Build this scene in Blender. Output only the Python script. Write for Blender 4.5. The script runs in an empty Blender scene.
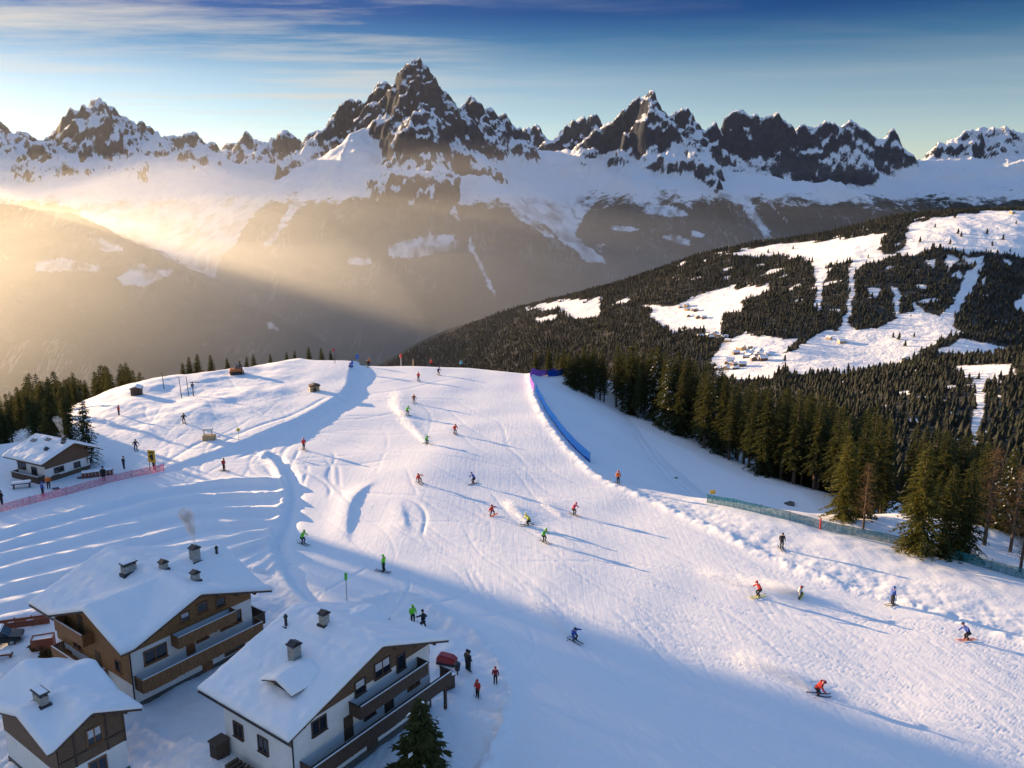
import bpy, bmesh, math, random
import numpy as np
from mathutils import Vector, Matrix

random.seed(7)
RNG = np.random.default_rng(7)
scene = bpy.context.scene
COL = scene.collection
PI = math.pi

# ------------------------------------------------------------------ camera model
F, PITCH, H = 820.0, math.radians(13.0), 40.0
CP, SP = math.cos(PITCH), math.sin(PITCH)
SUN_AZ, SUN_EL = math.radians(-55.0), math.radians(8.0)

def ray(px, py):
    X = (px - 512) / F; Y = (384 - py) / F
    return X, CP + Y * SP, -SP + Y * CP

def gnd(px, py, z=0.0):
    X, dy, dz = ray(px, py); t = (z - H) / dz
    return X * t, dy * t

def at_depth(px, py, y):
    X, dy, dz = ray(px, py); t = y / dy
    return X * t, y, H + dz * t

def proj(x, y, z):
    z = np.asarray(z) - H
    d = y * CP - z * SP; u = y * SP + z * CP
    return 512 + F * x / d, 384 - F * u / d

cam = bpy.data.cameras.new('camera'); camo = bpy.data.objects.new('camera', cam); COL.objects.link(camo)
camo.location = (0, 0, H); camo.rotation_euler = (PI / 2 - PITCH, 0, 0)
cam.sensor_width = 36.0; cam.lens = 36.0 * F / 1024.0; cam.clip_start = 0.5; cam.clip_end = 60000
scene.camera = camo

# ------------------------------------------------------------------ noise
def _hash(ix, iy, seed):
    h = (ix.astype(np.int64) * 374761393 + iy.astype(np.int64) * 668265263 + seed * 982451653) & 0x7fffffff
    h = ((h ^ (h >> 13)) * 1274126177) & 0x7fffffff
    return (h ^ (h >> 16)) & 0x7fffffff

def noise(x, y, seed=0):
    x = np.asarray(x, float); y = np.asarray(y, float)
    x0 = np.floor(x); y0 = np.floor(y); fx = x - x0; fy = y - y0
    u = fx * fx * fx * (fx * (fx * 6 - 15) + 10); v = fy * fy * fy * (fy * (fy * 6 - 15) + 10)
    def g(i, j):
        a = _hash(x0 + i, y0 + j, seed) * (2 * PI / 0x7fffffff)
        return np.cos(a) * (fx - i) + np.sin(a) * (fy - j)
    a = g(0, 0); b = g(1, 0); c = g(0, 1); d = g(1, 1)
    return 1.5 * ((a + (b - a) * u) * (1 - v) + (c + (d - c) * u) * v)

def fbm(x, y, o=4, seed=0, gain=0.5):
    s = 0; a = 1.0; n = 0
    for i in range(o):
        s = s + a * noise(x, y, seed + i * 17); n += a; a *= gain; x = x * 2.03 + 3.1; y = y * 2.03 - 7.7
    return s / n

def ridged(x, y, o=6, seed=0, gain=0.55):
    s = 0; a = 1.0; n = 0; w = 1.0
    for i in range(o):
        r = 1 - np.abs(noise(x, y, seed + i * 31)); r = r * r * w; w = np.clip(r * 1.6, 0, 1)
        s = s + a * r; n += a; a *= gain; x = x * 2.07 + 1.3; y = y * 2.07 + 5.2
    return s / n

def sstep(x, a, b):
    t = np.clip((np.asarray(x, float) - a) / (b - a), 0, 1); return t * t * (3 - 2 * t)

def polydist(x, y, P, reach=None):
    """distance to a polyline, signed side (positive = left of travel), fraction along; only near it when reach is given"""
    x = np.asarray(x, float); y = np.asarray(y, float)
    if reach is not None:
        X = [p[0] for p in P]; Y = [p[1] for p in P]
        m = (x > min(X) - reach) & (x < max(X) + reach) & (y > min(Y) - reach) & (y < max(Y) + reach)
        d = np.full(x.shape, 1e4); s = np.ones(x.shape); f = np.zeros(x.shape)
        if m.any(): d[m], s[m], f[m] = polydist(x[m], y[m], P)
        return d, s, f
    x = x.astype(np.float32); y = y.astype(np.float32)
    best = np.full(x.shape, 1e9, np.float32); side = np.zeros(x.shape, np.float32); frac = np.zeros(x.shape, np.float32)
    n = len(P) - 1
    for i in range(n):
        (ax, ay), (bx, by) = [tuple(np.float32(c) for c in q) for q in P[i:i + 2]]; dx, dy = bx - ax, by - ay; L2 = dx * dx + dy * dy
        rx = x - ax; ry = y - ay
        t = np.clip((rx * dx + ry * dy) / L2, 0, 1)
        ex = rx - t * dx; ey = ry - t * dy; d = ex * ex + ey * ey
        m = d < best
        best[m] = d[m]; side[m] = np.sign(dx * ry[m] - dy * rx[m]); frac[m] = (i + t[m]) / n
    return np.sqrt(best), side, frac

def inpoly(x, y, P):
    r = np.zeros(np.shape(x), bool); n = len(P)
    for i in range(n):
        (ax, ay), (bx, by) = P[i], P[(i + 1) % n]
        if ay == by: continue
        c = ((ay > y) != (by > y)) & (x < (bx - ax) * (y - ay) / (by - ay) + ax)
        r ^= c
    return r

def curve(P, n=8):
    """Catmull-Rom through 2-D points"""
    out = []
    P = [np.array(p, float) for p in P]; Q = [2 * P[0] - P[1]] + P + [2 * P[-1] - P[-2]]
    for i in range(1, len(Q) - 2):
        for k in range(n):
            t = k / n
            out.append(tuple(0.5 * ((2 * Q[i]) + (-Q[i - 1] + Q[i + 1]) * t + (2 * Q[i - 1] - 5 * Q[i] + 4 * Q[i + 1] - Q[i + 2]) * t * t + (-Q[i - 1] + 3 * Q[i] - 3 * Q[i + 1] + Q[i + 2]) * t ** 3)))
    out.append(tuple(P[-1])); return out

# ------------------------------------------------------------------ materials
def mat(name):
    m = bpy.data.materials.new(name); m.use_nodes = True
    nt = m.node_tree; return m, nt, nt.nodes['Principled BSDF']

def N(nt, t, **kw):
    n = nt.nodes.new(t)
    for k, v in kw.items(): setattr(n, k, v)
    return n

def ramp(nt, src, stops):
    r = N(nt, 'ShaderNodeValToRGB'); e = r.color_ramp.elements
    e[0].position, e[0].color = stops[0][0], (*stops[0][1], 1)
    e[1].position, e[1].color = stops[-1][0], (*stops[-1][1], 1)
    for p, c in stops[1:-1]:
        k = e.new(p); k.color = (*c, 1)
    nt.links.new(src, r.inputs[0]); return r.outputs[0]

def noise_node(nt, scale, detail=4, rough=0.55, vec=None):
    n = N(nt, 'ShaderNodeTexNoise'); n.inputs['Scale'].default_value = scale
    n.inputs['Detail'].default_value = detail; n.inputs['Roughness'].default_value = rough
    if vec is not None: nt.links.new(vec, n.inputs['Vector'])
    return n.outputs['Fac']

def coords(nt, kind='Object', scale=(1, 1, 1), rot=(0, 0, 0)):
    c = N(nt, 'ShaderNodeTexCoord'); m = N(nt, 'ShaderNodeMapping')
    m.inputs['Scale'].default_value = scale; m.inputs['Rotation'].default_value = rot
    nt.links.new(c.outputs[kind], m.inputs[0]); return m.outputs[0]

def mathn(nt, op, a, b):
    n = N(nt, 'ShaderNodeMath', operation=op)
    for i, v in enumerate((a, b)):
        if isinstance(v, (int, float)): n.inputs[i].default_value = v
        else: nt.links.new(v, n.inputs[i])
    return n.outputs[0]

def bump(nt, bs, h, strength, dist=0.1):
    b = N(nt, 'ShaderNodeBump'); b.inputs['Distance'].default_value = dist
    if isinstance(strength, (int, float)): b.inputs['Strength'].default_value = strength
    else: nt.links.new(strength, b.inputs['Strength'])
    nt.links.new(h, b.inputs['Height']); nt.links.new(b.outputs[0], bs.inputs['Normal']); return b

def simple(name, c, rough=0.7, var=0.25, scale=3.0, metal=0.0, spec=0.3):
    m, nt, bs = mat(name); v = coords(nt)
    f = noise_node(nt, scale, 5, 0.6, v)
    lo = tuple(x * (1 - var) for x in c); hi = tuple(min(1, x * (1 + var)) for x in c)
    nt.links.new(ramp(nt, f, [(0.3, lo), (0.7, hi)]), bs.inputs['Base Color'])
    bs.inputs['Roughness'].default_value = rough; bs.inputs['Metallic'].default_value = metal
    bs.inputs['Specular IOR Level'].default_value = spec
    return m

M = {}
def make_snow(name, fine=1.0, attr=True):
    m, nt, bs = mat(name)
    bs.inputs['Base Color'].default_value = (0.86, 0.87, 0.89, 1); bs.inputs['Roughness'].default_value = 0.62
    bs.inputs['Specular IOR Level'].default_value = 0.25
    v = coords(nt); v2 = coords(nt, scale=(1.6, 0.12, 1), rot=(0, 0, math.radians(-24)))
    big = noise_node(nt, 0.9, 6, 0.62, v); grain = noise_node(nt, 7.0, 3, 0.6, v); strk = noise_node(nt, 1.7, 4, 0.6, v2)
    a = mathn(nt, 'MULTIPLY', big, 0.5); b = mathn(nt, 'MULTIPLY', grain, 0.10 * fine)
    h = mathn(nt, 'ADD', a, b)
    if attr:
        at = N(nt, 'ShaderNodeAttribute', attribute_name='rough')
        rg = at.outputs['Fac']
        h = mathn(nt, 'MULTIPLY', h, mathn(nt, 'ADD', mathn(nt, 'MULTIPLY', rg, 0.9), 0.09))
        inv = mathn(nt, 'SUBTRACT', 1.0, rg)
        h = mathn(nt, 'ADD', h, mathn(nt, 'MULTIPLY', mathn(nt, 'MULTIPLY', strk, 0.085), inv))
        bump(nt, bs, h, 0.8, 0.42)
    else:
        bump(nt, bs, h, 0.5, 0.25)
    return m
M['snow'] = make_snow('snow'); M['roof_snow'] = make_snow('roof_snow', attr=False)
m, nt, bs = mat('powder_snow'); bs.inputs['Base Color'].default_value = (0.93, 0.93, 0.94, 1); bs.inputs['Specular IOR Level'].default_value = 0.0
tr = N(nt, 'ShaderNodeBsdfTranslucent'); tr.inputs[0].default_value = (0.95, 0.95, 0.95, 1); mx = N(nt, 'ShaderNodeMixShader'); mx.inputs[0].default_value = 0.6
nt.links.new(bs.outputs[0], mx.inputs[1]); nt.links.new(tr.outputs[0], mx.inputs[2]); nt.links.new(mx.outputs[0], nt.nodes['Material Output'].inputs[0]); M['powder'] = m
M['plaster'] = simple('white_plaster', (0.72, 0.69, 0.66), 0.85, 0.07, 1.2)
M['chim'] = simple('chimney_render', (0.30, 0.29, 0.27), 0.9, 0.35, 4)
M['plinth'] = simple('stone_plinth', (0.10, 0.095, 0.09), 0.9, 0.3, 4)
M['metal'] = simple('dark_metal', (0.05, 0.05, 0.055), 0.45, 0.2, 5, 0.6)
M['steel'] = simple('galvanised_steel', (0.35, 0.36, 0.38), 0.4, 0.15, 5, 0.7)
M['curtain'] = simple('net_curtain', (0.5, 0.5, 0.52), 0.9, 0.15, 8)

def wood(name, c, plank=(0, 0, 1), freq=5.0):
    m, nt, bs = mat(name)
    v = coords(nt)
    w = N(nt, 'ShaderNodeTexWave', wave_type='BANDS', bands_direction='Z' if plank[2] else 'X'); w.inputs['Scale'].default_value = freq * 0.32
    w.inputs['Distortion'].default_value = 0.25; w.inputs['Detail'].default_value = 2
    nt.links.new(v, w.inputs[0])
    g = noise_node(nt, 2.2, 6, 0.65, coords(nt, scale=(1, 1, 6) if plank[2] else (6, 6, 1)))
    lo = tuple(x * 0.5 for x in c); hi = tuple(x * 1.35 for x in c)
    cr = ramp(nt, g, [(0.25, lo), (0.75, hi)])
    groove = ramp(nt, w.outputs['Fac'], [(0.0, (0.35,) * 3), (0.12, (1, 1, 1)), (1.0, (1, 1, 1))])
    mx = N(nt, 'ShaderNodeMix', data_type='RGBA', blend_type='MULTIPLY'); mx.inputs[0].default_value = 1
    nt.links.new(cr, mx.inputs[6]); nt.links.new(groove, mx.inputs[7])
    nt.links.new(mx.outputs[2], bs.inputs['Base Color']); bs.inputs['Roughness'].default_value = 0.7
    bump(nt, bs, w.outputs['Fac'], 0.4, 0.02)
    return m
M['wood'] = wood('larch_cladding', (0.30, 0.145, 0.05))
M['wood_v'] = wood('balcony_planks', (0.27, 0.125, 0.045), (1, 0, 0), 6)
M['darkwood'] = wood('stained_dark_wood', (0.085, 0.05, 0.032), (1, 0, 0), 6)
M['darkclad'] = wood('weathered_brown_cladding', (0.15, 0.085, 0.045))
M['frame'] = simple('window_frame_wood', (0.22, 0.10, 0.04), 0.6, 0.2, 4)
M['redwood'] = wood('red_brown_boards', (0.24, 0.07, 0.035))
M['paleboard'] = simple('pale_boards', (0.42, 0.30, 0.17), 0.8, 0.3, 4)

m, nt, bs = mat('window_glass'); bs.inputs['Base Color'].default_value = (0.018, 0.024, 0.035, 1); bs.inputs['Roughness'].default_value = 0.06
bs.inputs['Specular IOR Level'].default_value = 0.8
f = noise_node(nt, 0.9, 1, 0.5, coords(nt)); bump(nt, bs, f, 0.15, 0.05); M['glass'] = m

def foliage(name, c1, c2):
    m, nt, bs = mat(name)
    f = noise_node(nt, 1.3, 3, 0.6, coords(nt)); oi = N(nt, 'ShaderNodeObjectInfo')
    k = mathn(nt, 'ADD', mathn(nt, 'MULTIPLY', f, 0.7), mathn(nt, 'MULTIPLY', oi.outputs['Random'], 0.3))
    nt.links.new(ramp(nt, k, [(0.3, c1), (0.75, c2)]), bs.inputs['Base Color'])
    bs.inputs['Roughness'].default_value = 0.75; bs.inputs['Specular IOR Level'].default_value = 0.15
    tr = N(nt, 'ShaderNodeBsdfTranslucent'); tr.inputs[0].default_value = (c2[0] * 1.5, c2[1] * 1.4, c2[2], 1)
    mx = N(nt, 'ShaderNodeMixShader'); mx.inputs[0].default_value = 0.28
    nt.links.new(bs.outputs[0], mx.inputs[1]); nt.links.new(tr.outputs[0], mx.inputs[2])
    nt.links.new(mx.outputs[0], nt.nodes['Material Output'].inputs[0]); return m
def foliage2(name, c1, c2):
    m = foliage(name, c1, c2)
    for n_ in m.node_tree.nodes:
        if n_.type == 'TEX_NOISE': n_.inputs['Scale'].default_value = 0.06; n_.inputs['Detail'].default_value = 8; n_.inputs['Roughness'].default_value = 0.75
    return m
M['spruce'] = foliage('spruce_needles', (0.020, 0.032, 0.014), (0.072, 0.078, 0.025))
M['spruce_sunlit'] = foliage('sunlit_spruce_needles', (0.045, 0.055, 0.016), (0.125, 0.12, 0.03))  # same spruce needles, lightened: sunlight put into the colour
M['larch'] = foliage('bare_larch_twigs', (0.11, 0.065, 0.032), (0.25, 0.16, 0.075))
M['shrub'] = foliage('winter_shrub_leaves', (0.05, 0.035, 0.015), (0.13, 0.09, 0.03))
M['farforest'] = foliage2('far_conifers', (0.008, 0.016, 0.016), (0.038, 0.043, 0.034))
M['bark'] = simple('bark', (0.10, 0.07, 0.05), 0.95, 0.4, 6)
M['rock'] = simple('rock', (0.12, 0.115, 0.11), 0.95, 0.4, 2)

def objcolor(name, rough=0.75):
    m, nt, bs = mat(name); oi = N(nt, 'ShaderNodeObjectInfo')
    f = noise_node(nt, 9, 3, 0.6, coords(nt))
    mx = N(nt, 'ShaderNodeMix', data_type='RGBA', blend_type='MULTIPLY'); mx.inputs[0].default_value = 1
    nt.links.new(oi.outputs['Color'], mx.inputs[6]); nt.links.new(ramp(nt, f, [(0.3, (0.75,) * 3), (0.7, (1, 1, 1))]), mx.inputs[7])
    nt.links.new(mx.outputs[2], bs.inputs['Base Color']); bs.inputs['Roughness'].default_value = rough; return m
M['jacket'] = objcolor('jacket_cloth'); M['plastic'] = objcolor('coloured_plastic', 0.4)
M['trousers'] = simple('dark_trousers', (0.02, 0.02, 0.026), 0.85, 0.3, 8)
M['skin'] = simple('skin', (0.5, 0.3, 0.22), 0.6, 0.08, 8)
M['boot'] = simple('boots', (0.03, 0.03, 0.03), 0.5, 0.2, 8)

def net(name, c, alpha):
    m, nt, bs = mat(name)
    bs.inputs['Base Color'].default_value = (*c, 1); bs.inputs['Roughness'].default_value = 0.9; bs.inputs['Specular IOR Level'].default_value = 0.0
    v = coords(nt)
    ck = N(nt, 'ShaderNodeTexNoise'); ck.inputs['Scale'].default_value = 3; nt.links.new(v, ck.inputs['Vector'])
    tr = N(nt, 'ShaderNodeBsdfTransparent'); mx = N(nt, 'ShaderNodeMixShader')
    nt.links.new(ramp(nt, ck.outputs['Fac'], [(0.3, (alpha - 0.12,) * 3), (0.7, (min(1, alpha + 0.12),) * 3)]), mx.inputs[0])
    nt.links.new(tr.outputs[0], mx.inputs[1]); nt.links.new(bs.outputs[0], mx.inputs[2])
    nt.links.new(mx.outputs[0], nt.nodes['Material Output'].inputs[0]); return m
M['net_pink'] = net('pink_net', (0.62, 0.20, 0.27), 0.42); M['net_teal'] = net('teal_net', (0.04, 0.20, 0.22), 0.5)
M['net_blue'] = net('blue_net', (0.01, 0.06, 0.30), 0.97); M['net_purple'] = net('purple_net', (0.30, 0.14, 0.55), 0.75)

# ------------------------------------------------------------------ object helpers
def link(name, mesh, parent=None):
    o = bpy.data.objects.new(name, mesh); COL.objects.link(o)
    if parent is not None: o.parent = parent
    return o

def tag(o, label=None, cat=None, group=None, kind=None):
    if label: o['label'] = label
    if cat: o['category'] = cat
    if group: o['group'] = group
    if kind: o['kind'] = kind
    return o

def empty(name, loc, rz=0.0, label=None, cat=None, group=None):
    o = bpy.data.objects.new(name, None); COL.objects.link(o); o.location = loc; o.rotation_euler = (0, 0, rz)
    o.empty_display_size = 0.3
    return tag(o, label, cat, group)

def mesh_np(name, V, Q, mats, smooth=False, mi=None):
    me = bpy.data.meshes.new(name); V = np.asarray(V, np.float32); Q = np.asarray(Q, np.int32)
    nv, nf, k = len(V), len(Q), Q.shape[1]
    me.vertices.add(nv); me.vertices.foreach_set('co', V.ravel())
    me.loops.add(nf * k); me.loops.foreach_set('vertex_index', Q.ravel())
    me.polygons.add(nf); me.polygons.foreach_set('loop_start', np.arange(0, nf * k, k, dtype=np.int32))
    me.polygons.foreach_set('loop_total', np.full(nf, k, np.int32))
    if mi is not None: me.polygons.foreach_set('material_index', np.asarray(mi, np.int32))
    me.polygons.foreach_set('use_smooth', np.full(nf, smooth, bool))
    for mm in mats: me.materials.append(mm)
    me.update(calc_edges=True); return me

def attr(me, name, arr):
    a = me.attributes.new(name, 'FLOAT', 'POINT'); a.data.foreach_set('value', np.asarray(arr, np.float32).ravel())

def grid_faces(nr, nc):
    i = np.arange(nr - 1)[:, None] * nc + np.arange(nc - 1)[None, :]
    return np.stack([i, i + 1, i + nc + 1, i + nc], -1).reshape(-1, 4)

class MB:
    """collects boxes, bars and prisms in local coordinates into ONE mesh"""
    def __init__(s): s.v = []; s.f = []
    def box(s, x0, x1, y0, y1, z0, z1):
        b = len(s.v)
        s.v += [(x0, y0, z0), (x1, y0, z0), (x1, y1, z0), (x0, y1, z0), (x0, y0, z1), (x1, y0, z1), (x1, y1, z1), (x0, y1, z1)]
        s.f += [[b + i for i in q] for q in ((0, 3, 2, 1), (4, 5, 6, 7), (0, 1, 5, 4), (1, 2, 6, 5), (2, 3, 7, 6), (3, 0, 4, 7))]; return s
    def tube(s, p, q, r0, r1=None, n=8):
        r1 = r0 if r1 is None else r1; p = Vector(p); q = Vector(q); d = (q - p).normalized()
        a = d.orthogonal().normalized(); c = d.cross(a); b = len(s.v)
        for o, r in ((p, r0), (q, r1)):
            for k in range(n):
                t = 2 * PI * k / n; s.v.append(tuple(o + a * (r * math.cos(t)) + c * (r * math.sin(t))))
        for k in range(n): s.f.append([b + k, b + (k + 1) % n, b + n + (k + 1) % n, b + n + k])
        s.f.append([b + k for k in reversed(range(n))]); s.f.append([b + n + k for k in range(n)]); return s
    def prism(s, pts, axis, a0, a1):
        """extrude polygon pts (u,v) along axis: axis 0 -> (a,u,v), 1 -> (u,a,v), 2 -> (u,v,a)"""
        b = len(s.v); n = len(pts)
        for a in (a0, a1):
            for u, v in pts: s.v.append([(a, u, v), (u, a, v), (u, v, a)][axis])
        s.f.append([b + k for k in reversed(range(n))]); s.f.append([b + n + k for k in range(n)])
        for k in range(n): s.f.append([b + k, b + (k + 1) % n, b + n + (k + 1) % n, b + n + k])
        return s
    def mesh(s, name, m, bevel=0.0, smooth=False):
        me = bpy.data.meshes.new(name); me.from_pydata(s.v, [], s.f)
        bm = bmesh.new(); bm.from_mesh(me); bmesh.ops.recalc_face_normals(bm, faces=bm.faces)
        if bevel: bmesh.ops.bevel(bm, geom=list(bm.edges), offset=bevel, segments=2, affect='EDGES', clamp_overlap=True)
        for f in bm.faces: f.smooth = smooth
        bm.to_mesh(me); bm.free(); me.materials.append(m); return me
    def build(s, name, m, parent=None, bevel=0.0, smooth=False):
        return link(name, s.mesh(name, m, bevel, smooth), parent)

# ------------------------------------------------------------------ near ground
NU, NY = 1180, 960
U0, U1, Y0, Y1 = -1.28, 1.12, 24.0, 520.0
us = np.linspace(U0, U1, NU); ys = np.exp(np.linspace(math.log(Y0), math.log(Y1), NY))
GU, GY = np.meshgrid(us, ys); GX = GU * GY

def W(lst, z=0.0): return [gnd(a, b, z) for a, b in lst]
Rd = (math.sin(-0.94), math.cos(-0.94)); Sd = (math.cos(-0.94), -math.sin(-0.94))
EDGE_B = [(620, 405), (662, 424), (700, 440), (760, 470), (825, 487)]
plateau = ([(-300, 60), (-150, 112)] + W([(-40, 446), (30, 436), (66, 428), (88, 410), (108, 393), (130, 383.5), (180, 375.5), (240, 367.5), (300, 359), (345, 361), (400, 363), (470, 364.5), (540, 370.5)])
           + W([(566, 380)], -3.5) + W(EDGE_B, -6.5) + W([(868, 494), (915, 506), (990, 532), (1060, 560)], -3.0) + [(90, 74), (200, 40), (200, 0), (-300, 0)])
pl_line = plateau[:-3]
SUNT = np.array([math.sin(SUN_AZ), math.cos(SUN_AZ)])      # horizontally towards the sun
SUNN = np.array([SUNT[1], -SUNT[0]])
SH0 = np.array(gnd(480, 572))

def near_height(x, y):
    z = 0.45 * noise(x / 31, y / 31, 3) + 0.14 * noise(x / 9, y / 9, 5)
    rough = np.full(np.shape(x), 0.12)
    # left mound, one step above the piste
    bank = curve(W([(358, 363), (355, 378), (349, 395), (325, 412), (290, 430), (245, 447), (200, 462), (120, 485), (20, 512), (-120, 545)]), 3)
    d, s, fr = polydist(x, y, bank)
    left = np.where(s < 0, d, -d)                            # positive on the mound (right of travel)
    side = -left if False else left
    step = sstep(side, -0.3, 1.6) * (1 - 0.75 * sstep(fr, 0.45, 0.75))
    z = z + 1.05 * step
    mound = sstep(side, 2, 25) * (1 - sstep(fr, 0.55, 0.7))
    z = z + mound * (1.0 * fbm(x / 17, y / 17, 3, 11) + 0.16 * noise(x / 5, y / 11, 15) + 0.12 * fbm(x / 2.5, y / 2.5, 3, 16))
    rough = np.maximum(rough, 0.65 * sstep(side, -0.5, 2.0))
    z = z + 0.45 * np.exp(-(d / 0.8) ** 2) * (1 - sstep(fr, 0.5, 0.7)) * (0.7 + 0.6 * noise(x / 1.7, y / 1.7, 8))
    # piste edge berm on the right and lumpy verge
    pe = curve(W([(528, 366), (529, 382), (533, 400), (548, 428), (575, 458), (600, 478), (650, 500), (700, 524), (760, 556), (830, 584), (900, 606), (1024, 645), (1150, 690)]), 3)
    d, s, fr = polydist(x, y, pe)
    out = np.where(s > 0, d, -d)
    z = z + (0.22 + 0.22 * fbm(x / 1.5, y / 1.5, 4, 21)) * np.exp(-(np.maximum(np.abs(out - 0.6), 0) / 1.0) ** 2)
    lump = sstep(out, 0, 2.5) * (1 - sstep(out, 4, 9)) * sstep(fr, 0.3, 0.45)
    z = z + lump * (0.14 * fbm(x / 1.9, y / 1.9, 4, 27) + 0.16 * noise(x / 6, y / 6, 28))
    rough = np.maximum(rough, sstep(out, -0.6, 1.0) * (0.26 + 0.1 * lump))
    # the bowl that falls away from the sun, right of the run
    yb = sstep(y, 100, 118)
    z = z - yb * sstep(fr, 0.0, 0.06) * np.clip(out - 0.5, 0, 21) * 0.32
    z = z + yb * sstep(out, 2, 12) * 0.5 * noise(x / 13, y / 13, 33)
    z = z - (1 - yb) * sstep(out, 8, 22) * 1.6 + (1 - yb) * sstep(out, 4, 12) * 0.4 * fbm(x / 8, y / 8, 3, 35)
    # plough furrows on the left field
    def crop(l): return [(a / 3.012, 440 + b / 3.012) for a, b in l]
    bands = [[(-160, 335), (0, 290), (200, 232), (400, 178), (560, 150), (700, 134), (862, 132)],
             [(-160, 382), (0, 330), (150, 284), (300, 243), (450, 206), (600, 181), (872, 172)],
             [(640, 192), (760, 184), (872, 186)],
             [(-160, 412), (0, 368), (150, 328), (300, 289), (470, 250), (600, 226), (870, 214)],
             [(-160, 452), (0, 410), (150, 374), (280, 346), (400, 318), (600, 270), (845, 257)],
             [(-160, 500), (0, 460), (160, 428), (330, 385), (500, 345), (680, 312), (842, 285)],
             [(-160, 548), (0, 510), (160, 478), (330, 440), (500, 395), (690, 350), (846, 312)],
             [(-160, 600), (0, 560), (200, 520)], [(720, 385), (790, 350), (850, 330)], [(760, 400), (810, 372), (858, 345)], [(800, 405), (868, 365)]]
    fieldm = inpoly(x, y, W([(285, 462), (292, 480), (294, 500), (288, 525), (280, 545), (300, 575), (315, 600), (200, 680), (-90, 680), (-90, 520), (20, 505), (160, 478), (220, 470)]))
    for k, b in enumerate(bands):
        d, s, fr = polydist(x, y, curve(W(crop(b)), 5), 14)
        sd = np.where(s > 0, d, -d)                          # positive = far side
        amp = (0.75 if k not in (2, 8, 9, 10) else 0.3) * (1 + 0.35 * noise(x / 4, y / 4, 40 + k)) * sstep(np.minimum(fr, 1 - fr), 0.0, 0.02)
        wob = sd + 0.15 * noise(x / 2.2, y / 2.2, 61)
        z = z + amp * np.where(wob > 0, np.exp(-(wob / 1.9) ** 2), np.exp(-(wob / 0.45) ** 2)) - 0.25 * amp * np.exp(-((wob + 1.1) / 0.6) ** 2)
    rough = np.where(fieldm, np.maximum(rough, 0.32), rough)
    fb = curve(W([(272, 455), (285, 466), (292, 482), (294, 500), (288, 525), (280, 545), (288, 566), (305, 590), (330, 612)]), 6)
    d, s, fr = polydist(x, y, fb, 14); sd = np.where(s > 0, d, -d)
    z = z - 0.5 * np.exp(-(d / 0.8) ** 2) + 0.35 * np.exp(-((sd + 1.3) / 0.7) ** 2)
    # crescent drifts on the run
    for P, a in (([(380, 478), (362, 490), (350, 506), (346, 530), (348, 548)], 0.32), ([(398, 500), (403, 520), (406, 538)], 0.16)):
        d, s, fr = polydist(x, y, curve(W(P), 6), 14); sd = np.where(s > 0, d, -d)
        env = sstep(np.minimum(fr, 1 - fr), 0, 0.4)
        z = z + a * env * np.where(sd > 0, np.exp(-(sd / 0.55) ** 2), np.exp(-(sd / 2.0) ** 2))
    hump = np.exp(-(((x - gnd(435, 470)[0]) / 9) ** 2 + ((y - gnd(435, 470)[1]) / 14) ** 2)); z = z + 0.55 * hump
    # yard round the chalets, rim of ploughed snow
    global YARD
    rim = curve(W([(330, 612), (400, 598), (450, 622), (488, 650), (506, 685), (506, 715), (495, 745), (478, 775), (455, 815)]), 6)
    d, s, fr = polydist(x, y, rim, 14)
    z = z + (0.32 + 0.35 * fbm(x / 1.3, y / 1.3, 3, 71)) * np.exp(-(d / 0.75) ** 2) * sstep(fr, 0.0, 0.1)
    yard = inpoly(x, y, rim + [(-60, 24), (-60, 60)] + W([(190, 600), (280, 575)]))
    YARD = rim + [(-60, 24), (-60, 60)] + W([(190, 600), (280, 575)])
    rough = np.where(yard, 0.6, rough)
    z = z + np.where(yard, 0.24 * fbm(x / 2.4, y / 2.4, 5, 75, 0.6), 0)
    hx, hy = -10.133 + Sd[0] * -9.5 + Rd[0] * 7.5, 53.396 + Sd[1] * -9.5 + Rd[1] * 7.5
    z = z + 1.3 * np.exp(-(((x - hx) ** 2 + (y - hy) ** 2) / 5.0 ** 2))
    # unseen rise added off-frame, lifting trees that shade the foreground
    t = (x - SH0[0]) * SUNT[0] + (y - SH0[1]) * SUNT[1]; n = (x - SH0[0]) * SUNN[0] + (y - SH0[1]) * SUNN[1]
    n = n + 3.0 * noise(x / 20, y / 20, 91)
    z = z + 21 * sstep(t, 190, 214) * (1 - sstep(n, -2, 20)) * (1 - sstep(t, 340, 430))
    # drop beyond the edge
    inside = inpoly(x, y, plateau)
    d, s, fr = polydist(x, y, pl_line)
    sd = np.where(inside, -d, d)
    k = 5.0
    fall = k * np.log1p(np.exp(np.clip(sd / k, -30, 300))) - 0.0
    fall = np.where(sd < -14, 0, fall - k * math.log1p(math.exp(-14 / k)))
    knoll = sstep(t, 165, 215) * (1 - sstep(n, 5, 35))
    z = z - 0.5 * np.minimum(np.maximum(fall - 1.2, 0), 420) * (1 - knoll)
    rough = np.maximum(rough, 0.8 * sstep(sd, 0, 6))
    return z, rough

GZ, GR = near_height(GX, GY)

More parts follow.
